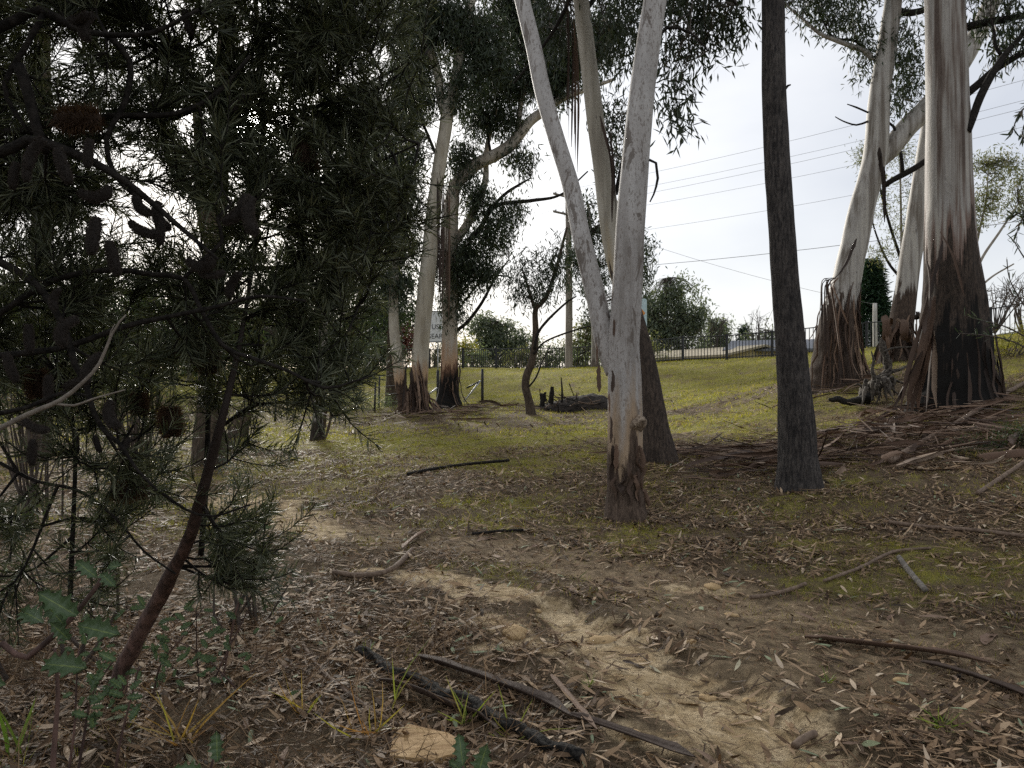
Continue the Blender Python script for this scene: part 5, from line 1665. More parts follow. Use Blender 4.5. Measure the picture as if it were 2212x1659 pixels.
a, b = np.array((pb[0], pb[1], 10.3)), np.array(wp) - np.array((0, 0, .05))
pts = [a * (1 - s) + b * s - np.array((0, 0, 4 * .35 * s * (1 - s))) for s in np.linspace(0, 1, 12)]
V, F, F3, al = tube(pts, [.007] * 12, 5, 2)
G = Geo()
G.add(V, F, F3, al)
G.build('power_line', M_WIRE, None, label='thin service wire slanting down to the pale timber post', category='wire')


def text_mesh(name, txt, size, mat):
    cu = bpy.data.curves.new(name, 'FONT')
    cu.body = txt
    cu.size = size
    cu.align_x = 'RIGHT'
    cu.extrude = .002
    tmp = bpy.data.objects.new('tmp_text', cu)
    COL.objects.link(tmp)
    bpy.context.view_layer.update()
    me = bpy.data.meshes.new_from_object(tmp.evaluated_get(bpy.context.evaluated_depsgraph_get()))
    bpy.data.objects.remove(tmp)
    me.materials.clear()
    me.materials.append(mat)
    return me


sdp = 38.0
kk = m_per(sdp)
sb = P(946, CY, sdp)
sb[2] = gz(sb[0], sb[1])
sign = root('road_sign', sb, 'white road sign with black lettering half hidden by the cream gum', 'sign')
G = Geo()
V, F, F3, al = tube([sb - np.array((0, 0, .2)), np.array((sb[0], sb[1], P(0, 690, sdp)[2]))], [.035, .035], 10, .8)
G.add(V, F, F3, al)
G.build('sign_post', M_GALV, sign)
sr = R(-14)
sx, sz = np.array((math.cos(sr), math.sin(sr), 0)), P(0, 706, sdp)[2]
sc_ = np.array((sb[0] - .32, sb[1] - .05, sz))
G = Geo()
G.box(sc_, (1.42, .012, 1.55), sr)
plate = G.build('sign_plate', M_SIGNWHITE, sign, False)
G = Geo()
nrm = np.array((math.sin(sr), -math.cos(sr), 0))
for dx, dz, w, h in ((0, .74, 1.34, .03), (0, -.74, 1.34, .03), (-.67, 0, .03, 1.5), (.67, 0, .03, 1.5)):
    G.box(sc_ + sx * dx + np.array((0, 0, dz)) + nrm * .010, (w, .006, h), sr)
G.build('sign_border', M_SIGNBLACK, plate, False)
for txt, dx_, dz in (('MUST', -.14, -.12), ('USE', .58, -.12), ('LOW', -.26, -.58), ('GEAR', .60, -.58)):
    o = link('lettering', text_mesh('lettering', txt, .34, M_SIGNBLACK), plate)
    o.location = Vector(sc_ + sx * dx_ + np.array((0, 0, dz)) + nrm * .012)
    o.rotation_euler = (R(90), 0, sr)

cd = 33.0
cbp = P(1378, CY, cd)
cbp[2] = gz(cbp[0], cbp[1])
sg = root('warning_sign', cbp, 'pale road sign with orange diamond peeping from behind the pale spotted gum', 'sign')
G = Geo()
V, F, F3, al = tube([cbp - np.array((0, 0, .2)), P(1378, 650, cd)], [.035, .035], 10, .8)
G.add(V, F, F3, al)
G.build('sign_post', M_GALV, sg)
cc = P(1376, 682, cd - .06)
sr = R(-20)
sx = np.array((math.cos(sr), math.sin(sr), 0))
nrm = np.array((math.sin(sr), -math.cos(sr), 0))
G = Geo()
hw, hh_, cr_ = .42, .72, .10
ring = []
for cx_, cz_, a0 in ((hw - cr_, hh_ - cr_, 0), (-hw + cr_, hh_ - cr_, 90), (-hw + cr_, -hh_ + cr_, 180), (hw - cr_, -hh_ + cr_, 270)):
    for q in range(5):
        an = R(a0 + 22.5 * q)
        ring.append((cx_ + cr_ * math.cos(an), cz_ + cr_ * math.sin(an)))
fr = [cc + sx * u + np.array((0, 0, v)) + nrm * .006 for u, v in ring]
bkk = [cc + sx * u + np.array((0, 0, v)) - nrm * .006 for u, v in ring]
n_ = len(ring)
G.add(np.array(fr + bkk + [cc + nrm * .006, cc - nrm * .006]), [(k, (k + 1) % n_, n_ + (k + 1) % n_, n_ + k) for k in range(n_)], [(2 * n_, (k + 1) % n_, k) for k in range(n_)] + [(2 * n_ + 1, n_ + k, n_ + (k + 1) % n_) for k in range(n_)])
plate2 = G.build('sign_plate', M_SIGNBLUE, sg, False)
G = Geo()
dm = [(0, .42), (.36, 0), (0, -.42), (-.36, 0)]
G.add(np.array([cc + sx * u + np.array((0, 0, v + .1)) + nrm * .010 for u, v in dm] + [cc + sx * u + np.array((0, 0, v + .1)) + nrm * .007 for u, v in dm]), [(0, 1, 2, 3), (0, 4, 5, 1), (1, 5, 6, 2), (2, 6, 7, 3), (3, 7, 4, 0)])
G.build('diamond', M_SIGNORANGE, plate2, False)


def house(label, px, d, w, l, wall_top, ridge_top, rz, wallc, roofc, name='house'):
    c = P(px, CY, d)
    k = m_per(d)
    z0 = min(gz(c[0], c[1]) - .2, H - (wall_top - CY) * k - 2.5)
    ze = H - (wall_top - CY) * k
    zr = H - (ridge_top - CY) * k
    rt = root(name, (c[0], c[1], z0), label, 'house')
    ca, sa = math.cos(rz), math.sin(rz)

    def W(x, y, z):
        return (c[0] + x * ca - y * sa, c[1] + x * sa + y * ca, z)
    G = Geo()
    q = [W(x, y, z) for z in (z0, ze) for x, y in ((-w / 2, -l / 2), (w / 2, -l / 2), (w / 2, l / 2), (-w / 2, l / 2))] + [W(0, -l / 2, zr - .12), W(0, l / 2, zr - .12)]
    G.add(q, [(0, 1, 5, 4), (1, 2, 6, 5), (2, 3, 7, 6), (3, 0, 4, 7)], [(4, 5, 8), (6, 7, 9)])
    G.build('wall', wallc, rt, False)
    G = Geo()
    ov = .45
    for s in (-1, 1):
        sl = (zr - ze) / (w / 2)
        e = w / 2 + ov
        top = [W(0, -l / 2 - ov, zr), W(0, l / 2 + ov, zr), W(s * e, l / 2 + ov, ze - sl * ov), W(s * e, -l / 2 - ov, ze - sl * ov)]
        low = [(a_, b_, z_ - .12) for a_, b_, z_ in top]
        G.add(top + low, [(0, 1, 2, 3), (7, 6, 5, 4), (0, 4, 5, 1), (1, 5, 6, 2), (2, 6, 7, 3), (3, 7, 4, 0)])
    G.build('roof', roofc, rt, False)
    for x in (-w * .25, w * .25):
        G = Geo()
        G.box(W(x, -l / 2 - .02, z0 + 1.3), (1.2, .06, 1.1), rz)
        wdw = G.build('window', M_SIGNWHITE, rt, False)
        G = Geo()
        G.box(W(x, -l / 2 - .06, z0 + 1.3), (1.05, .03, .95), rz)
        G.build('pane', M_SIGNBLACK, wdw, False)


CREAMW = plain_mat('cream_wall_mat', (0.50, 0.42, 0.29), (0.58, 0.50, 0.37), 3, .8, bump=.05)
YELW = plain_mat('yellow_wall_mat', (0.48, 0.40, 0.20), (0.55, 0.47, 0.27), 3, .8, bump=.05)
house('yellow gabled house peeping over the bank behind the railing', 1528, 47, 5.0, 9, 770, 752, R(25), YELW, plain_mat('tan_roof_mat', (0.30, 0.26, 0.17), (0.40, 0.34, 0.24), 5, .7))
house('cream house with slate grey roof peeping beside the leaning gum', 1728, 46, 8.0, 7, 757, 733, R(68), CREAMW, plain_mat('grey_roof_mat', (0.12, 0.13, 0.15), (0.18, 0.19, 0.21), 5, .7))

# old wire fence at the foot of the bank
for k, (px, pt, pbm, d, w) in enumerate([(1042, 797, 862, 28, .09), (946, 800, 868, 28, .10)]):
    b = P(px, pbm, d)
    z = gz(b[0], b[1])
    G = Geo()
    V, F, F3, al = tube([np.array((b[0], b[1], z - .15)), np.array((b[0], b[1], P(px, pt, d)[2]))], [w * .6, w * .55], 10, .4)
    G.add(V, F, F3, al)
    G.build('fence_post', M_BLACKMETAL, None, label=('black strainer post of the wire fence standing alone on the grass', 'black strainer post of the wire fence against the charred gum')[k], category='post')
for k, (x0, y0, x1, y1) in enumerate([(1038, 822, 1002, 868), (1036, 824, 1008, 838), (944, 838, 926, 852)]):
    a, b = P(x0, y0, 27.9), P(x1, y1, 27.6)
    V, F, F3, al = tube([a, b], [.03, .03], 8, .4)
    G = Geo()
    G.add(V, F, F3, al)
    G.build('fence_stay', M_GALV if k != 1 else M_BLACKMETAL, None, label=('pale pipe brace propping the lone black fence post', 'short dark rail behind the lone black fence post', 'pale pipe brace between the two gums of the clump')[k], category='brace')
for k, (px, pt, pbm, d) in enumerate([(809, 825, 897, 25), (818, 810, 880, 26), (594, 835, 905, 22)]):
    b = P(px, pbm, d)
    z = gz(b[0], b[1])
    G = Geo()
    V, F, F3, al = tube([np.array((b[0], b[1], z - .15)), np.array((b[0] + .03, b[1], P(px, pt, d)[2]))], [.035, .03], 6, .4)
    G.add(V, F, F3, al)
    G.build('star_picket', M_BLACKMETAL, None, label=('thin black steel picket nearest the cream gum stump', 'thin dark steel picket behind another left of the cream stems', 'thin black steel picket at the grass edge behind the banksia')[k], category='post')
for k, y in enumerate((835, 852, 870)):
    pts = [P(560, y + 6, 22), P(594, y + 5, 22), P(809, y, 25.1), P(946, y - 8, 27.9)]
    V, F, F3, al = tube(pts, [.005] * 4, 4, 1.5)
    G = Geo()
    G.add(V, F, F3, al)
    G.build('fence_wire', M_GALV, None, label=('top strand of the old wire fence', 'middle strand of the old wire fence', 'bottom strand of the old wire fence')[k], category='wire')

# ------------------------------------------------------------------ root stump, brush pile, logs, sticks, stones
ob_ = gp(1885, 868)
stump = root('root_stump', ob_, 'upturned grey root stump with splayed roots between the leaning and biggest gum', 'stump')
dS = ob_[1]


def limb(rt, name, spec, d, mat, seg=9, amp=.18, seed=1):
    p, rr = limb_pts(spec, d)
    V, F, F3, al = tube(p, rr, seg, .03, disp_bark(amp, amp, 9, 26, 9.0), seed=seed)
    G = Geo()
    G.add(V, F, F3, al)
    return G.build(name, mat, rt)


M_ROOT = plain_mat('root_wood_mat', (0.028, 0.024, 0.020), (0.15, 0.13, 0.105), 24, .9, bump=1.0)
limb(stump, 'body', [(1862, 868, 20), (1874, 850, 30), (1890, 834, 30), (1906, 818, 22), (1918, 800, 15), (1914, 775, 13), (1907, 752, 12), (1905, 738, 9), (1902, 731, 3)], dS, M_ROOT, 18, .8, 1)
limb(stump, 'root', [(1880, 856, 16), (1852, 866, 17), (1828, 868, 14), (1808, 862, 13), (1796, 863, 10), (1790, 861, 4)], dS - .2, M_BLACKLOG, 14, .6, 2)
rq = np.random.default_rng(17)
for k in range(17):
    x0, y0 = 1868 + 3.2 * k + 4 * rq.normal(), 834 - 1.2 * k + 5 * rq.normal()
    dx, dy = 5 * rq.normal() + (k - 7) * 1.2, 26 + 14 * rq.random()
    limb(stump, 'root', [(x0, y0, 9 + 3 * rq.random()), (x0 + dx * .4, y0 + dy * .4, 8), (x0 + dx * .6 + 3 * rq.normal(), y0 + dy * .75, 6), (x0 + dx, y0 + dy + 8, 2)], dS - .3 + .12 * rq.normal(), M_ROOT if k % 3 else M_GREYWOOD, 9, .5, 10 + k)
for k, s_ in enumerate([[(1905, 815, 10), (1930, 802, 7), (1945, 798, 6), (1962, 788, 2)], [(1900, 825, 9), (1922, 818, 7), (1940, 824, 6), (1962, 832, 2)], [(1890, 822, 9), (1884, 800, 7), (1887, 780, 6), (1882, 758, 2)], [(1910, 760, 5), (1930, 752, 4), (1958, 750, 3), (1975, 749, 2)], [(1880, 850, 8), (1866, 880, 6), (1862, 896, 2)],
                        [(1915, 805, 7), (1926, 790, 5), (1925, 776, 2)], [(1870, 842, 8), (1855, 830, 5), (1848, 832, 2)]]):
    limb(stump, 'root', s_, dS - .1, M_ROOT, 9, .5, 30 + k)

bp = gp(1215, 890)
pile = root('brush_pile', bp, 'dark pile of dead sticks and earth right of the small crooked tree', 'brush pile')
rr0 = np.random.default_rng(5)
n1, n2 = 40, 26
u, v = np.meshgrid(np.linspace(-1, 1, n1), np.linspace(-1, 1, n2))
mx_, my_ = bp[0] + .35 + u * 1.35, bp[1] + .5 + v * .9
prof = np.clip(1 - u * u, 0, 1) * np.clip(1 - v * v, 0, 1)
mz_ = ground(mx_, my_) - .05 + prof ** .6 * (.45 + .35 * fbm2(mx_, my_, 3, 3, 91).reshape(u.shape)) * (0.7 + .3 * u)
ii = (np.arange(n2 - 1)[:, None] * n1 + np.arange(n1 - 1)[None, :])
mk('earth_heap', np.stack([mx_.ravel(), my_.ravel(), mz_.ravel()], 1), np.stack([ii, ii + 1, ii + n1 + 1, ii + n1], -1).reshape(-1, 4), plain_mat('dark_heap_mat', (0.012, 0.010, 0.008), (0.045, 0.035, 0.027), 12, .95, bump=1), pile)
for k in range(70):
    a = np.array((bp[0] + .2 + rr0.normal() * .75, bp[1] + .2 + rr0.normal() * .45, 0))
    a[2] = gz(a[0], a[1]) + .02 + .45 * rr0.random() * math.exp(-((a[0] - bp[0] - .35) / 1.0) ** 2)
    dr = rr0.normal(size=3) * np.array((1, .6, .35))
    dr /= np.linalg.norm(dr)
    ln = .4 + .7 * rr0.random()
    V, F, F3, al = tube([a - dr * ln / 2, a + rr0.normal(size=3) * .04, a + dr * ln / 2], [.018, .015, .008], 5, .2)
    G = Geo()
    G.add(V, F, F3, al)
    G.build('stick', M_DARKLIMB if k % 3 else M_STICK, pile)
for k, s in enumerate([[(1170, 880, 12), (1172, 862, 10), (1168, 850, 7)], [(1190, 872, 12), (1192, 850, 10), (1193, 835, 7)], [(1178, 868, 8), (1176, 852, 7), (1180, 848, 4)], [(1214, 870, 5), (1214, 840, 4), (1212, 815, 2)]]):
    limb(pile, 'broken_stub', s, bp[1] + .2, M_DARKLIMB, 8, .2, 50 + k)


def lying(name, label, category, pxs, w, mat, seg=10, amp=.12, lift=.5, seed=1, step=.02, group=None, taper=1.0):
    """a log or stick lying on the ground along sighted points; w in metres"""
    pts = []
    for k, (x, y) in enumerate(pxs):
        q = gp(x, y)
        q = np.array((q[0], q[1], gz(q[0], q[1]) + w * lift))
        pts.append(q)
    n = len(pts)
    rad = [w / 2 * (1 - (1 - taper) * k / (n - 1)) for k in range(n)]
    V, F, F3, al = tube(pts, rad, seg, step, disp_bark(amp * 1.6, amp * 1.6, 9, 45, 16.0), seed=seed)
    G = Geo()
    G.add(V, F, F3, al)
    pr = dict(label=label, category=category)
    if group:
        pr['group'] = group
    return G.build(name, mat, None, **pr)


lying('charred_log', 'black charred log lying in the leaf litter at the bottom of the picture', 'log', [(772, 1412), (812, 1430), (850, 1460), (905, 1476), (960, 1510), (1010, 1520), (1085, 1570), (1130, 1585), (1180, 1618), (1258, 1643)], .058, M_BLACKLOG, 18, .42, .25, 3, .015)
lg = gp(1258, 1643)
lying('fallen_branch', 'pale thin branch curving through the litter left of the charred log', 'branch', [(655, 1400), (690, 1450), (740, 1495), (800, 1540), (870, 1580), (960, 1625)], .024, M_STICK, 8, .15, .6, 5)
lying('fallen_branch', 'long straight brown branch slanting down the right bank to the bark heap', 'branch', [(1925, 1010), (1990, 968), (2060, 930), (2130, 885), (2230, 828)], .085, M_STICK, 9, .08, 1.0, 7, taper=.8)
lying('fallen_branch', 'straight orange brown stick at the right edge below the long branch', 'branch', [(2112, 1074), (2160, 1042), (2215, 1004)], .05, M_STICK, 9, .08, .9, 9)
lying('fallen_branch', 'short grey stick on the grassy edge above the bark plank at right', 'branch', [(1942, 1213), (1965, 1245), (1998, 1284)], .045, M_GREYWOOD, 9, .12, .8, 11)
lying('fallen_branch', 'bent pale stick on the edge of the bare track right of centre', 'branch', [(1620, 1298), (1665, 1292), (1710, 1280), (1740, 1268)], .032, M_STICK, 8, .12, .8, 13)
lying('fallen_branch', 'dark bent stick crossing the litter on the left of the track', 'branch', [(720, 1245), (790, 1252), (850, 1235), (890, 1195)], .045, M_STICK, 8, .15, .7, 15)
lying('fallen_branch', 'long thin dark stick on the grass between field and track', 'branch', [(880, 1030), (940, 1018), (1010, 1008), (1100, 1000)], .05, M_DARKLIMB, 7, .1, .8, 17)
lying('fallen_branch', 'thin stick lying across the bare ground left of the pale spotted gum', 'branch', [(1020, 1158), (1080, 1152), (1130, 1150)], .03, M_DARKLIMB, 7, .1, .8, 19)
lying('fallen_branch', 'broken stubby stick beside the sandy track at the bottom', 'branch', [(1715, 1625), (1735, 1610), (1760, 1598)], .034, M_STICK, 9, .2, .8, 21)
lying('fallen_branch', 'long thin stick on the right slope above the bark plank', 'branch', [(1780, 1262), (1860, 1232), (1930, 1198), (2010, 1190)], .028, M_STICK, 7, .1, .9, 23)
lying('fallen_branch', 'thin reddish stick flat on the ground at the right edge', 'branch', [(1920, 1135), (2000, 1145), (2100, 1152), (2230, 1168)], .04, M_STICK, 7, .1, .8, 25)


def lying_bark(label, pxs, w, seed, tone, curl=.25, lift=.03, group=None):
    pts = []
    for x, y in pxs:
        q = gp(x, y)
        pts.append(np.array((q[0], q[1], gz(q[0], q[1]) + lift)))
    pts = np.array(pts)
    C, W = resample(pts, np.full(len(pts), w), .06)
    T = np.gradient(C, axis=0)
    T /= np.linalg.norm(T, axis=1)[:, None]
    up = np.array((0, 0, 1.0))
    r = np.random.default_rng(seed)
    tl = .25 * r.normal() + .2 * np.sin(np.linspace(0, 4, len(C)))
    SD = np.cross(T, up)
    SD /= np.linalg.norm(SD, axis=1)[:, None]
    SD = SD * np.cos(tl)[:, None] + up * np.sin(tl)[:, None]
    NN = np.cross(SD, T)
    n = len(C)
    ww = W * np.minimum(1, np.minimum(np.linspace(.3, 6, n), np.linspace(6, .1, n))) * (.85 + .3 * r.random(n))
    top = [C + SD * (ww * .5 * q)[:, None] + NN * (ww * curl * q * q)[:, None] for q in (-1, -.5, 0, .5, 1)]
    bot = [x - NN * .006 for x in top]
    V = np.stack(top + bot[::-1], 1)
    m = V.shape[1]
    V = V.reshape(-1, 3)
    i = np.arange(n - 1)[:, None] * m
    j = np.arange(m)[None, :]
    F = np.stack([i + j, i + (j + 1) % m, i + m + (j + 1) % m, i + m + j], -1).reshape(-1, 4)
    pr = dict(label=label, category='bark')
    if group:
        pr['group'] = group
    return mk('fallen_bark', V, F, M_BARKSTRIP, None, True, {'rnd': np.full(len(V), tone)}, **pr)


lying_bark('wide red brown bark plank on bare ground at the right edge', [(1738, 1386), (1830, 1398), (1950, 1412), (2050, 1425), (2140, 1442)], .085, 1, .55)
lying_bark('dark reddish bark strip beside the charred log, upper side', [(895, 1428), (980, 1455), (1090, 1495), (1180, 1530), (1235, 1560)], .07, 2, .3, .35)
lying_bark('reddish bark strip crossing under the charred log', [(820, 1480), (900, 1505), (980, 1540), (1040, 1560), (1075, 1590)], .06, 3, .35)
lying_bark('long dark bark strip trailing from the charred log towards the track', [(1230, 1555), (1330, 1590), (1430, 1625), (1500, 1650)], .05, 4, .3)
lying_bark('narrow tan bark strip standing out right of the charred log', [(1190, 1470), (1240, 1530), (1290, 1590)], .03, 5, .75)
lying_bark('orange brown bark piece on the left of the track', [(870, 1190), (900, 1165), (925, 1150)], .07, 6, .8)
lying_bark('flat dark bark strip at the lower right corner', [(1990, 1440), (2080, 1465), (2180, 1500), (2260, 1530)], .06, 7, .3)

# cut wood slab at the bottom edge
wc = gp(915, 1618)
G = Geo()
ring = [(-.13, -.06), (-.05, -.075), (.06, -.07), (.14, -.05), (.15, .01), (.10, .055), (.0, .07), (-.09, .085), (-.15, .05), (-.14, 0)]
n_ = len(ring)
top = [(x * .95, y * 1.9, .028 + .008 * math.sin(k * 2.1)) for k, (x, y) in enumerate(ring)]
bot = [(x * 1.02, y * 2.0, -.05) for x, y in ring]
G.add(np.array(top + bot + [(0, 0, .03)]) + wc, [(k, n_ + k, n_ + (k + 1) % n_, (k + 1) % n_) for k in range(n_)], [(2 * n_, k, (k + 1) % n_) for k in range(n_)])
G.build('wood_slab', M_SLAB, None, False, label='yellow brown split slab of wood at the bottom edge', category='wood')

# stones
def stone_mesh(seed):
    r = np.random.default_rng(seed)
    n, m = 12, 7
    V = []
    for i in range(m):
        ph = -math.pi / 2 + math.pi * i / (m - 1)
        for j in range(n):
            th = 2 * math.pi * j / n
            V.append((math.cos(ph) * math.cos(th), .7 * math.cos(ph) * math.sin(th), .42 * math.sin(ph)))
    V = np.array(V)
    V *= (.45 + 1.1 * fbm(V * 2.6 + seed * 7, 3, seed))[:, None]
    F = [(i * n + j, i * n + (j + 1) % n, (i + 1) * n + (j + 1) % n, (i + 1) * n + j) for i in range(m - 1) for j in range(n)]
    return mesh_data('stone', V, np.array(F), M_STONE, True)


SM = [stone_mesh(s) for s in range(4)]
for k, (px, py, s, lab) in enumerate([(1490, 1388, .06, 'flat orange stone on the dark ground right of the sandy track'), (1225, 1272, .05, 'small yellow stone on the bare ground above the sandy track'),
                                      (1158, 1320, .05, 'buff stone at the upper end of the sandy track'), (1395, 1500, .03, 'small orange stone at the left edge of the sandy track'), (1530, 1510, .07, 'rounded sandy lump bulging in the middle of the sandy track'),
                                      (1620, 1515, .05, 'small sandy lump right of the rounded one in the track'), (1540, 1268, .10, 'flat buff stone on the bare ground below the pale spotted gum'), (1580, 1330, .06, 'grey brown stone beside a green leaf right of the track'),
                                      (1760, 1660, .05, 'grey stone at the bottom edge right of the track'), (1925, 1395, .035, 'pale stone just above the bark plank'), (1945, 1470, .05, 'small yellow stone below the bark plank'),
                                      (1115, 1370, .13, 'wide flat sandy slab of rock left of the sandy track'), (1300, 1385, .11, 'flat buff rock set in the sandy track'), (1365, 1590, .07, 'pale rock in the leaves below the sandy track'),
                                      (760, 1190, .06, 'dark flat stone in the litter on the left of the track')]):
    q = gp(px, py)
    o = link('stone', SM[k % 4], None, label=lab, category='stone')
    o.location = (q[0], q[1], gz(q[0], q[1]) + s * .03)
    o.scale = (s * .85, s * .85, s * .6)
    o.rotation_euler = (0, 0, k * 1.3)

# ------------------------------------------------------------------ bark heap, litter, grass
rr0 = np.random.default_rng(21)
HP = [((1560, 985), 1.6, .7, 36), ((1850, 960), 1.5, .9, 56), ((2000, 905), 1.4, .5, 40), ((2040, 955), 1.3, .7, 44), ((1830, 840), 1.2, .4, 18), ((1680, 1010), 1.2, .6, 30), ((920, 905), 1.4, .5, 20), ((1040, 885), 1.8, .6, 18)]
hn = ['on the heap right of the pale spotted gum', 'in the heap between the dark fissured trunk and biggest gum', 'at the foot of the biggest gum', 'below the foot of the biggest gum', 'at the foot of the leaning gum', 'around the foot of the dark fissured trunk',
      'before the shaggy cream stump', 'on the ground right of the charred gum']
for k, ((px, py), sx_, sy_, n) in enumerate(HP):
    c0 = gp(px, py)
    for q in range(n):
        a = np.array((c0[0] + rr0.normal() * sx_ * .6, c0[1] + rr0.normal() * sy_, 0))
        an = rr0.normal() * .75 + (math.pi if rr0.random() < .5 else 0)
        dr = np.array((math.cos(an), math.sin(an) * .8, 0))
        ln = .25 + 1.5 * rr0.random() ** 1.5
        pts = []
        for s in (-.5, 0, .5):
            e = a + dr * ln * s + rr0.normal(size=3) * .05
            e[2] = gz(e[0], e[1]) + .03 + .14 * rr0.random() * math.exp(-((e[0] - c0[0]) / sx_) ** 2) + .04 * rr0.random()
            pts.append(e)
        V, F = ribbon(pts, .012 + .11 * rr0.random() ** 2.4, .15 + .45 * rr0.random(), 3, rr0.normal() * .6, 1000 + k * 60 + q)
        mk('fallen_bark', V, F, M_BARKSTRIP, None, True, {'rnd': np.full(len(V), np.clip(.3 + .68 * rr0.random(), 0, 1))}, label='narrow curled bark ribbon lying ' + hn[k], category='bark', group='bark ribbons ' + hn[k])


V_, F_, A_ = [], [], []
off = 0
rh = np.random.default_rng(22)
for k, ((px, py), sx_, sy_, n) in enumerate(HP):
    c0 = gp(px, py)
    m = n * 11
    x = c0[0] + rh.normal(size=m) * sx_ * .7
    y = c0[1] + rh.normal(size=m) * sy_ * .9
    fall = np.exp(-((x - c0[0]) / sx_) ** 2 - ((y - c0[1]) / sy_) ** 2)
    pos = np.stack([x, y, ground(x, y) + .01 + .22 * rh.random(m) * fall], 1)
    an = rh.normal(size=m) * .8 + np.where(rh.random(m) < .5, math.pi, 0)
    d = np.stack([np.cos(an), np.sin(an) * .8, rh.normal(size=m) * .14], 1)
    V, F = leaf_geo(pos, d, .2 + .9 * rh.random(m) ** 2, .006 + .022 * rh.random(m) ** 2, np.stack([rh.normal(size=m) * .4, rh.normal(size=m) * .4 - 1, rh.normal(size=m)], 1), ((0, .6), (.3, 1), (.7, .9), (1, .3)), .12 * rh.normal(size=m))
    V_.append(V)
    F_.append(F + off)
    off += len(V)
    A_.append(rep(np.clip(.15 + .85 * rh.random(m), 0, 1), 8))
mk('bark_shreds', np.concatenate(V_), np.concatenate(F_), M_BARKSTRIP, None, False, {'rnd': np.concatenate(A_)}, kind='stuff', label='tangle of thin bark shreds heaped around the gums', category='bark shreds')


def scatter(n, x0, x1, y0, y1, dens, seed):
    r = np.random.default_rng(seed)
    # even over the ground, thinned by the density function
    y = y0 + (y1 - y0) * r.random(n)
    half = .72 * y + .8
    x = np.clip(x0, -half, None) + (np.minimum(x1, half) - np.maximum(x0, -half)) * r.random(n)
    keep = r.random(n) < dens(x, y)
    return x[keep], y[keep]


FEET = [(p_main[1], 1.0, .9), (p_back[1], 1.0, .8), (p_dark[1], 1.2, .9), (p_big[1], 2.2, 1), (p_lean[1], 1.8, .8), (p_c1[1], 1.5, .8), (p_c2[1], 1.5, .6), (p_mid[1], 1.5, .8)]
BAND = track([(2300, 1120), (1950, 1120), (1700, 1130), (1450, 1085), (1250, 1050), (1000, 1025), (760, 1030), (560, 1045)])


def litter_density(x, y):
    n = fbm2(x, y, 1.5, 4, 55)
    n2 = fbm2(x, y, 5.0, 3, 56)
    g = .52 + .4 * sstep(0, 2.0, x) * sstep(5.5, 7.5, y)
    g = np.maximum(g, .95 * (1 - sstep(.0, 1.1, (x - .15) + (y - 3.2) * .22)) * (1 - sstep(4.6, 6.4, y)))          # the shaded left foreground
    g = np.maximum(g, .8 * np.exp(-polyline_dist(x, y, BAND, [1.0] * len(BAND)) ** 2))
    for f, rad, k in FEET:
        dq = (x - f[0]) ** 2 + (y - f[1]) ** 2
        g = np.maximum(g, k * np.exp(-dq / rad ** 2) + 1.6 * np.exp(-dq / .55 ** 2))
    g = g * sstep(.22, .72, n) * 1.7 * (.35 + 1.2 * n2)
    g *= 1 - .72 * sand_at(x, y)
    g *= 1 - .62 * path_at(x, y)
    g *= 1 - .55 * grass_at(x, y)
    g *= 1 - .6 * sstep(16, 30, y)
    return np.clip(g, 0, 1)


def normals(x, y):
    e = .06
    return np.stack([-(ground(x + e, y) - ground(x - e, y)) / (2 * e), -(ground(x, y + e) - ground(x, y - e)) / (2 * e), np.ones(len(x))], 1)


LP_PROF = ((0, .10), (.18, .7), (.42, 1), (.7, .72), (.9, .3), (1, .03))


def lay_leaves(x, y, L, W, seed, prof, tilt=.25, bend=.12, lift=.012):
    r = np.random.default_rng(seed)
    n = len(x)
    nn = normals(x, y) + r.normal(size=(n, 3)) * tilt
    nn /= np.linalg.norm(nn, axis=1)[:, None]
    a = r.random(n) * 6.283
    d = np.stack([np.cos(a), np.sin(a), np.zeros(n)], 1)
    d -= nn * np.sum(d * nn, 1)[:, None]
    d /= np.linalg.norm(d, axis=1)[:, None]
    pos = np.stack([x, y, ground(x, y) + lift * (.4 + 1.4 * r.random(n))], 1) - d * (L * .5)[:, None]
    return leaf_geo(pos, d, L, W, np.cross(d, nn) * -1, prof, bend * r.normal(size=n) + .04, .15 + .5 * r.random((n, 1)))


tone = lambda r, n: np.clip(np.where(r.random(n) < .035, 1.0, r.beta(1.7, 1.7, n) * .97), 0, 1)
V_, F_, A_ = [], [], []
off = 0
for (n, y0, y1, L0, W0, seed, prof) in [(30000, 2.2, 6.5, .095, .019, 61, LP_PROF), (80000, 6.5, 15, .10, .020, 62, LP_PROF[::2] + LP_PROF[-1:]), (36000, 15, 34, .13, .026, 63, ((0, .2), (.45, 1), (1, .1)))]:
    x, y = scatter(n, -22, 24, y0, y1, litter_density, seed)
    r = np.random.default_rng(seed + 5)
    m = len(x)
    sz = .35 + 1.1 * r.random(m) ** 1.4
    V, F = lay_leaves(x, y, L0 * sz, W0 * sz * (.7 + .6 * r.random(m)), seed + 9, prof)
    V_.append(V)
    F_.append(F + off)
    off += len(V)
    A_.append(rep(tone(r, m), 2 * len(prof)))
mk('leaf_litter', np.concatenate(V_), np.concatenate(F_), LITTER_M, None, False, {'rnd': np.concatenate(A_)}, kind='stuff', label='fallen gum leaves strewn over the ground', category='leaf litter')

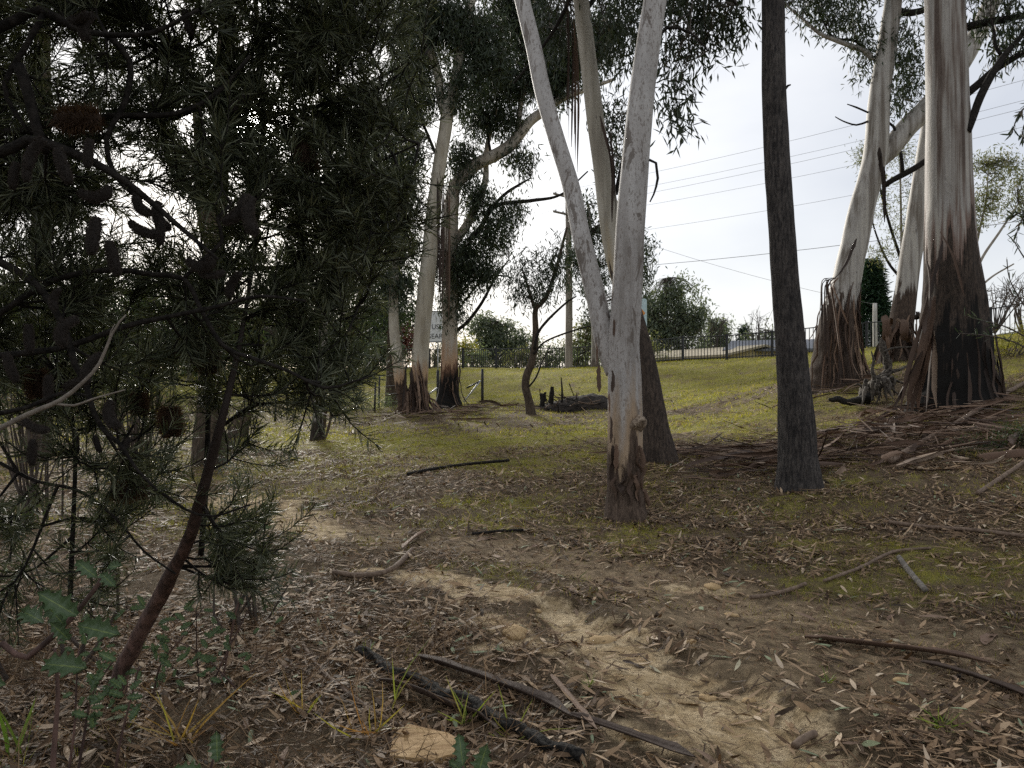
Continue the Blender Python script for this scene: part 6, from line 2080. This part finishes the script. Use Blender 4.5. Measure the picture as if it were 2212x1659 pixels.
# twig and bark shred litter
V_, F_, A_ = [], [], []
off = 0
for (n, y0, y1, L0, W0, seed) in [(16000, 2.2, 7, .13, .0065, 71), (20000, 7, 18, .24, .014, 72), (5000, 18, 27, .5, .03, 73)]:
    x, y = scatter(n, -22, 24, y0, y1, lambda a, b: np.clip(litter_density(a, b) * .9 + .08, 0, 1), seed)
    r = np.random.default_rng(seed + 5)
    m = len(x)
    sz = .3 + 1.2 * r.random(m) ** 1.6
    V, F = lay_leaves(x, y, L0 * sz, W0 * (.6 + .9 * r.random(m)), seed + 9, ((0, .8), (.5, 1), (1, .6)), .12, .06, .014)
    V_.append(V)
    F_.append(F + off)
    off += len(V)
    A_.append(rep(np.clip(r.beta(1.6, 2.4, m) * .85, 0, 1), 6))
mk('twig_litter', np.concatenate(V_), np.concatenate(F_), LITTER_M, None, False, {'rnd': np.concatenate(A_)}, kind='stuff', label='small twigs and bark shreds strewn over the ground', category='twig litter')

# crumbs of leaf and bark between the leaves
V_, F_, A_ = [], [], []
off = 0
for (n, y0, y1, L0, W0, seed) in [(110000, 2.2, 7, .028, .0065, 75), (90000, 7, 15, .05, .012, 76)]:
    x, y = scatter(n, -22, 24, y0, y1, lambda a, b: np.clip((.10 + .75 * sstep(.3, .7, fbm2(a, b, 2.1, 3, 57))) * (1 - .93 * sand_at(a, b)) * (1 - .5 * path_at(a, b)) * (1 - .55 * grass_at(a, b)), 0, 1), seed)
    r = np.random.default_rng(seed + 5)
    m = len(x)
    V, F = lay_leaves(x, y, L0 * (.4 + 1.2 * r.random(m)), W0 * (.5 + r.random(m)), seed + 9, ((0, .6), (1, .5)), .45, .0, .012)
    V_.append(V)
    F_.append(F + off)
    off += len(V)
    A_.append(rep(np.clip(r.beta(1.3, 1.6, m) * .93, 0, 1), 4))
mk('fine_litter', np.concatenate(V_), np.concatenate(F_), LITTER_M, None, False, {'rnd': np.concatenate(A_)}, kind='stuff', label='crumbled leaf and bark fragments covering the soil', category='litter')

# the nearest leaves, one by one
LFM = []
for s in range(8):
    r = np.random.default_rng(800 + s)
    V, F = leaf_geo(np.zeros((1, 3)) - np.array((0, .5, 0)), np.array([[0, 1.0, 0]]), 1.0, .19 + .06 * r.random(), np.array([[1.0, 0, 0]]), ((0, .08), (.12, .5), (.3, .95), (.5, 1), (.7, .75), (.88, .35), (1, .03)), .12 * r.normal(), .5)
    V = np.array(V)
    V[:, 0] += .10 * r.normal() * (V[:, 1] ** 2) * 4 * .5
    V[:, 2] += .10 * r.normal() * (V[:, 1] ** 2)
    LFM.append(mesh_data('fallen_leaf', V, F, LITTER_M, True, {'rnd': np.full(len(V), (.35, .5, .62, .72, .82, .9, .97, .55)[s])}))
r = np.random.default_rng(900)
cnt = 0
while cnt < 270:
    x, y = -2.2 + 4.9 * r.random(), 2.6 + 3.2 * r.random() ** 1.3
    if r.random() > float(litter_density(np.array([x]), np.array([y]))[0]) + .15:
        continue
    lo = 'left' if x < .4 else 'right'
    o = link('fallen_leaf', LFM[int(r.integers(8))], None, category='leaf', group='fallen leaves nearest the viewer, %s of the sandy track' % lo,
             label='dry narrow gum leaf fallen on the ground near the viewer, %s of the sandy track' % lo)
    o.location = (x, y, gz(x, y) + .014)
    o.rotation_euler = (r.normal() * .22, r.normal() * .25, r.random() * 6.28)
    o.scale = (.08 + .10 * r.random() ** 1.5,) * 3
    cnt += 1

BFM = []
for q in range(6):
    r = np.random.default_rng(870 + q)
    w_ = .10 + .12 * r.random()
    V, F = ribbon([(0, -.5, 0), (.04 * r.normal(), -.15, .05 * r.random()), (.04 * r.normal(), .2, .04 * r.random()), (.05 * r.normal(), .5, 0)], w_, .12, 4, .15, 2)
    Cc = V.mean(0)
    V = V - np.array((0, 0, V[:, 2].min()))
    BFM.append(mesh_data('bark_flake', V, F, M_BARKSTRIP, True, {'rnd': np.full(len(V), (.45, .6, .75, .9, .3, .82)[q])}))
r = np.random.default_rng(901)
cnt = 0
while cnt < 130:
    x, y = -2.0 + 6.5 * r.random(), 2.7 + 5.5 * r.random() ** 1.4
    if abs(x) > .66 * y or r.random() > float(litter_density(np.array([x]), np.array([y]))[0]) + .1:
        continue
    lo = 'left' if x < .4 else 'right'
    o = link('bark_flake', BFM[int(r.integers(6))], None, category='bark', group='small bark flakes near the viewer, %s of the sandy track' % lo, label='small flake of dry bark on the ground near the viewer, %s of the sandy track' % lo)
    o.location = (x, y, gz(x, y) + .006)
    o.rotation_euler = (r.normal() * .12, r.normal() * .12, r.random() * 6.28)
    o.scale = (.10 + .22 * r.random() ** 2,) * 3
    cnt += 1

# grass
V_, F_, A_ = [], [], []
off = 0
for (n, y0, y1, h, w, seed) in [(150000, 2.2, 8, .048, .0030, 81), (220000, 8, 17, .045, .0065, 82), (170000, 17, 44, .065, .018, 83)]:
    x, y = scatter(n, -26, 26, y0, y1, lambda a, b: grass_at(a, b) * .9 * (.4 + .9 * fbm2(a, b, 6, 2, 58)), seed)
    r = np.random.default_rng(seed + 3)
    m = len(x)
    tsz = np.ones(m)
    if seed < 83:                                   # gather the blades into tufts
        kt = m // 16
        ti = r.integers(0, kt, m)
        spread = (.03 + .09 * r.random(kt))[ti] * (1 if seed == 81 else 1.7)
        x, y = x[:kt][ti] + r.normal(size=m) * spread, y[:kt][ti] + r.normal(size=m) * spread
        tsz = (.5 + 1.1 * r.random(kt) ** 2)[ti]
    pos = np.stack([x, y, ground(x, y) - .004], 1)
    d = r.normal(size=(m, 3)) * .6
    d[:, 2] = .8
    V, F = leaf_geo(pos, d, h * tsz * (.5 + r.random(m)), w * (.7 + .6 * r.random(m)), None, ((0, 1), (1, .15)), 0)
    V_.append(V)
    F_.append(F + off)
    off += len(V)
    tn = np.clip(.25 + .9 * (fbm2(x, y, .7, 3, 95) - .35) + .22 * r.normal(size=m), 0, 1)
    A_.append(rep(tn, 4))
mk('grass', np.concatenate(V_), np.concatenate(F_), GRASS_M, None, False, {'rnd': np.concatenate(A_)}, kind='stuff', label='short yellow green grass and moss', category='grass')


def tuft(label, px, py, n, h, w, seed, lo, hi, lean=.5, group=None, name='grass_tuft'):
    r = np.random.default_rng(seed)
    q = gp(px, py)
    pos = np.tile(q, (n, 1)) + np.concatenate([r.normal(size=(n, 2)) * h * .10, np.zeros((n, 1))], 1)
    pos[:, 2] = ground(pos[:, 0], pos[:, 1]) - .01
    d = r.normal(size=(n, 3)) * lean
    d[:, 2] = .8
    V, F = leaf_geo(pos, d, h * (.5 + .6 * r.random(n)), w, None, ((0, .8), (.3, 1), (.65, .8), (1, .1)), .35 * r.normal(size=n))
    pr = dict(label=label, category='grass tuft')
    if group:
        pr['group'] = group
    mk(name, V, F, SEDGE_M, None, True, {'rnd': rep(lo + (hi - lo) * r.random(n), 8)}, **pr)


tuft('single tall yellow sedge blades standing by the charred log', 842, 1530, 4, .30, .008, 1, .35, .6, .2)
tuft('green and yellow sedge blades leaning right across the charred log', 1000, 1560, 9, .22, .007, 2, .1, .6, .8)
tuft('bright green tuft at the lower right corner', 2030, 1570, 26, .13, .006, 3, 0, .45, .9)
tuft('small green tuft on the bare ground left of the bright one', 1790, 1475, 12, .09, .005, 4, 0, .4, .6)
tuft('orange dry sedge tuft at the bottom edge left', 400, 1600, 16, .30, .009, 5, .6, 1, .9)
tuft('orange dry blades beside the yellow slab of wood', 800, 1590, 12, .24, .008, 6, .55, 1, .8)
tuft('thin orange blades in the litter below the banksia', 660, 1540, 8, .22, .006, 7, .4, .9, .5)
tuft('green tuft at the head of the charred log', 790, 1420, 14, .10, .005, 8, 0, .4, .6)
tuft('pale green strap leaves at the left corner', 40, 1640, 6, .34, .016, 9, 0, .15, .25)
tuft('small green tuft beside the right end of the charred log', 1275, 1480, 14, .09, .005, 10, 0, .35, .8)
tuft('yellow blades trailing over the charred log', 1100, 1590, 9, .22, .007, 11, .35, .65, 1.0)
# dry grass tangle under the banksia
r = np.random.default_rng(33)
n = 3600
x = -2.8 + 2.9 * r.random(n) ** 1.15
y = 2.3 + 2.6 * r.random(n)
pos = np.stack([x, y, ground(x, y)], 1)
d = r.normal(size=(n, 3)) * .8
d[:, 2] = .25 + .5 * r.random(n)
V, F = leaf_geo(pos, d, .08 + .18 * r.random(n), .0035, None, ((0, .8), (.5, 1), (1, .3)), .4 * r.normal(size=n))
mk('dry_grass', V, F, LITTER_M, None, False, {'rnd': rep(.1 + .6 * r.random(n), 6)}, kind='stuff', label='dry grass stalks tangled under the banksia', category='dry grass')
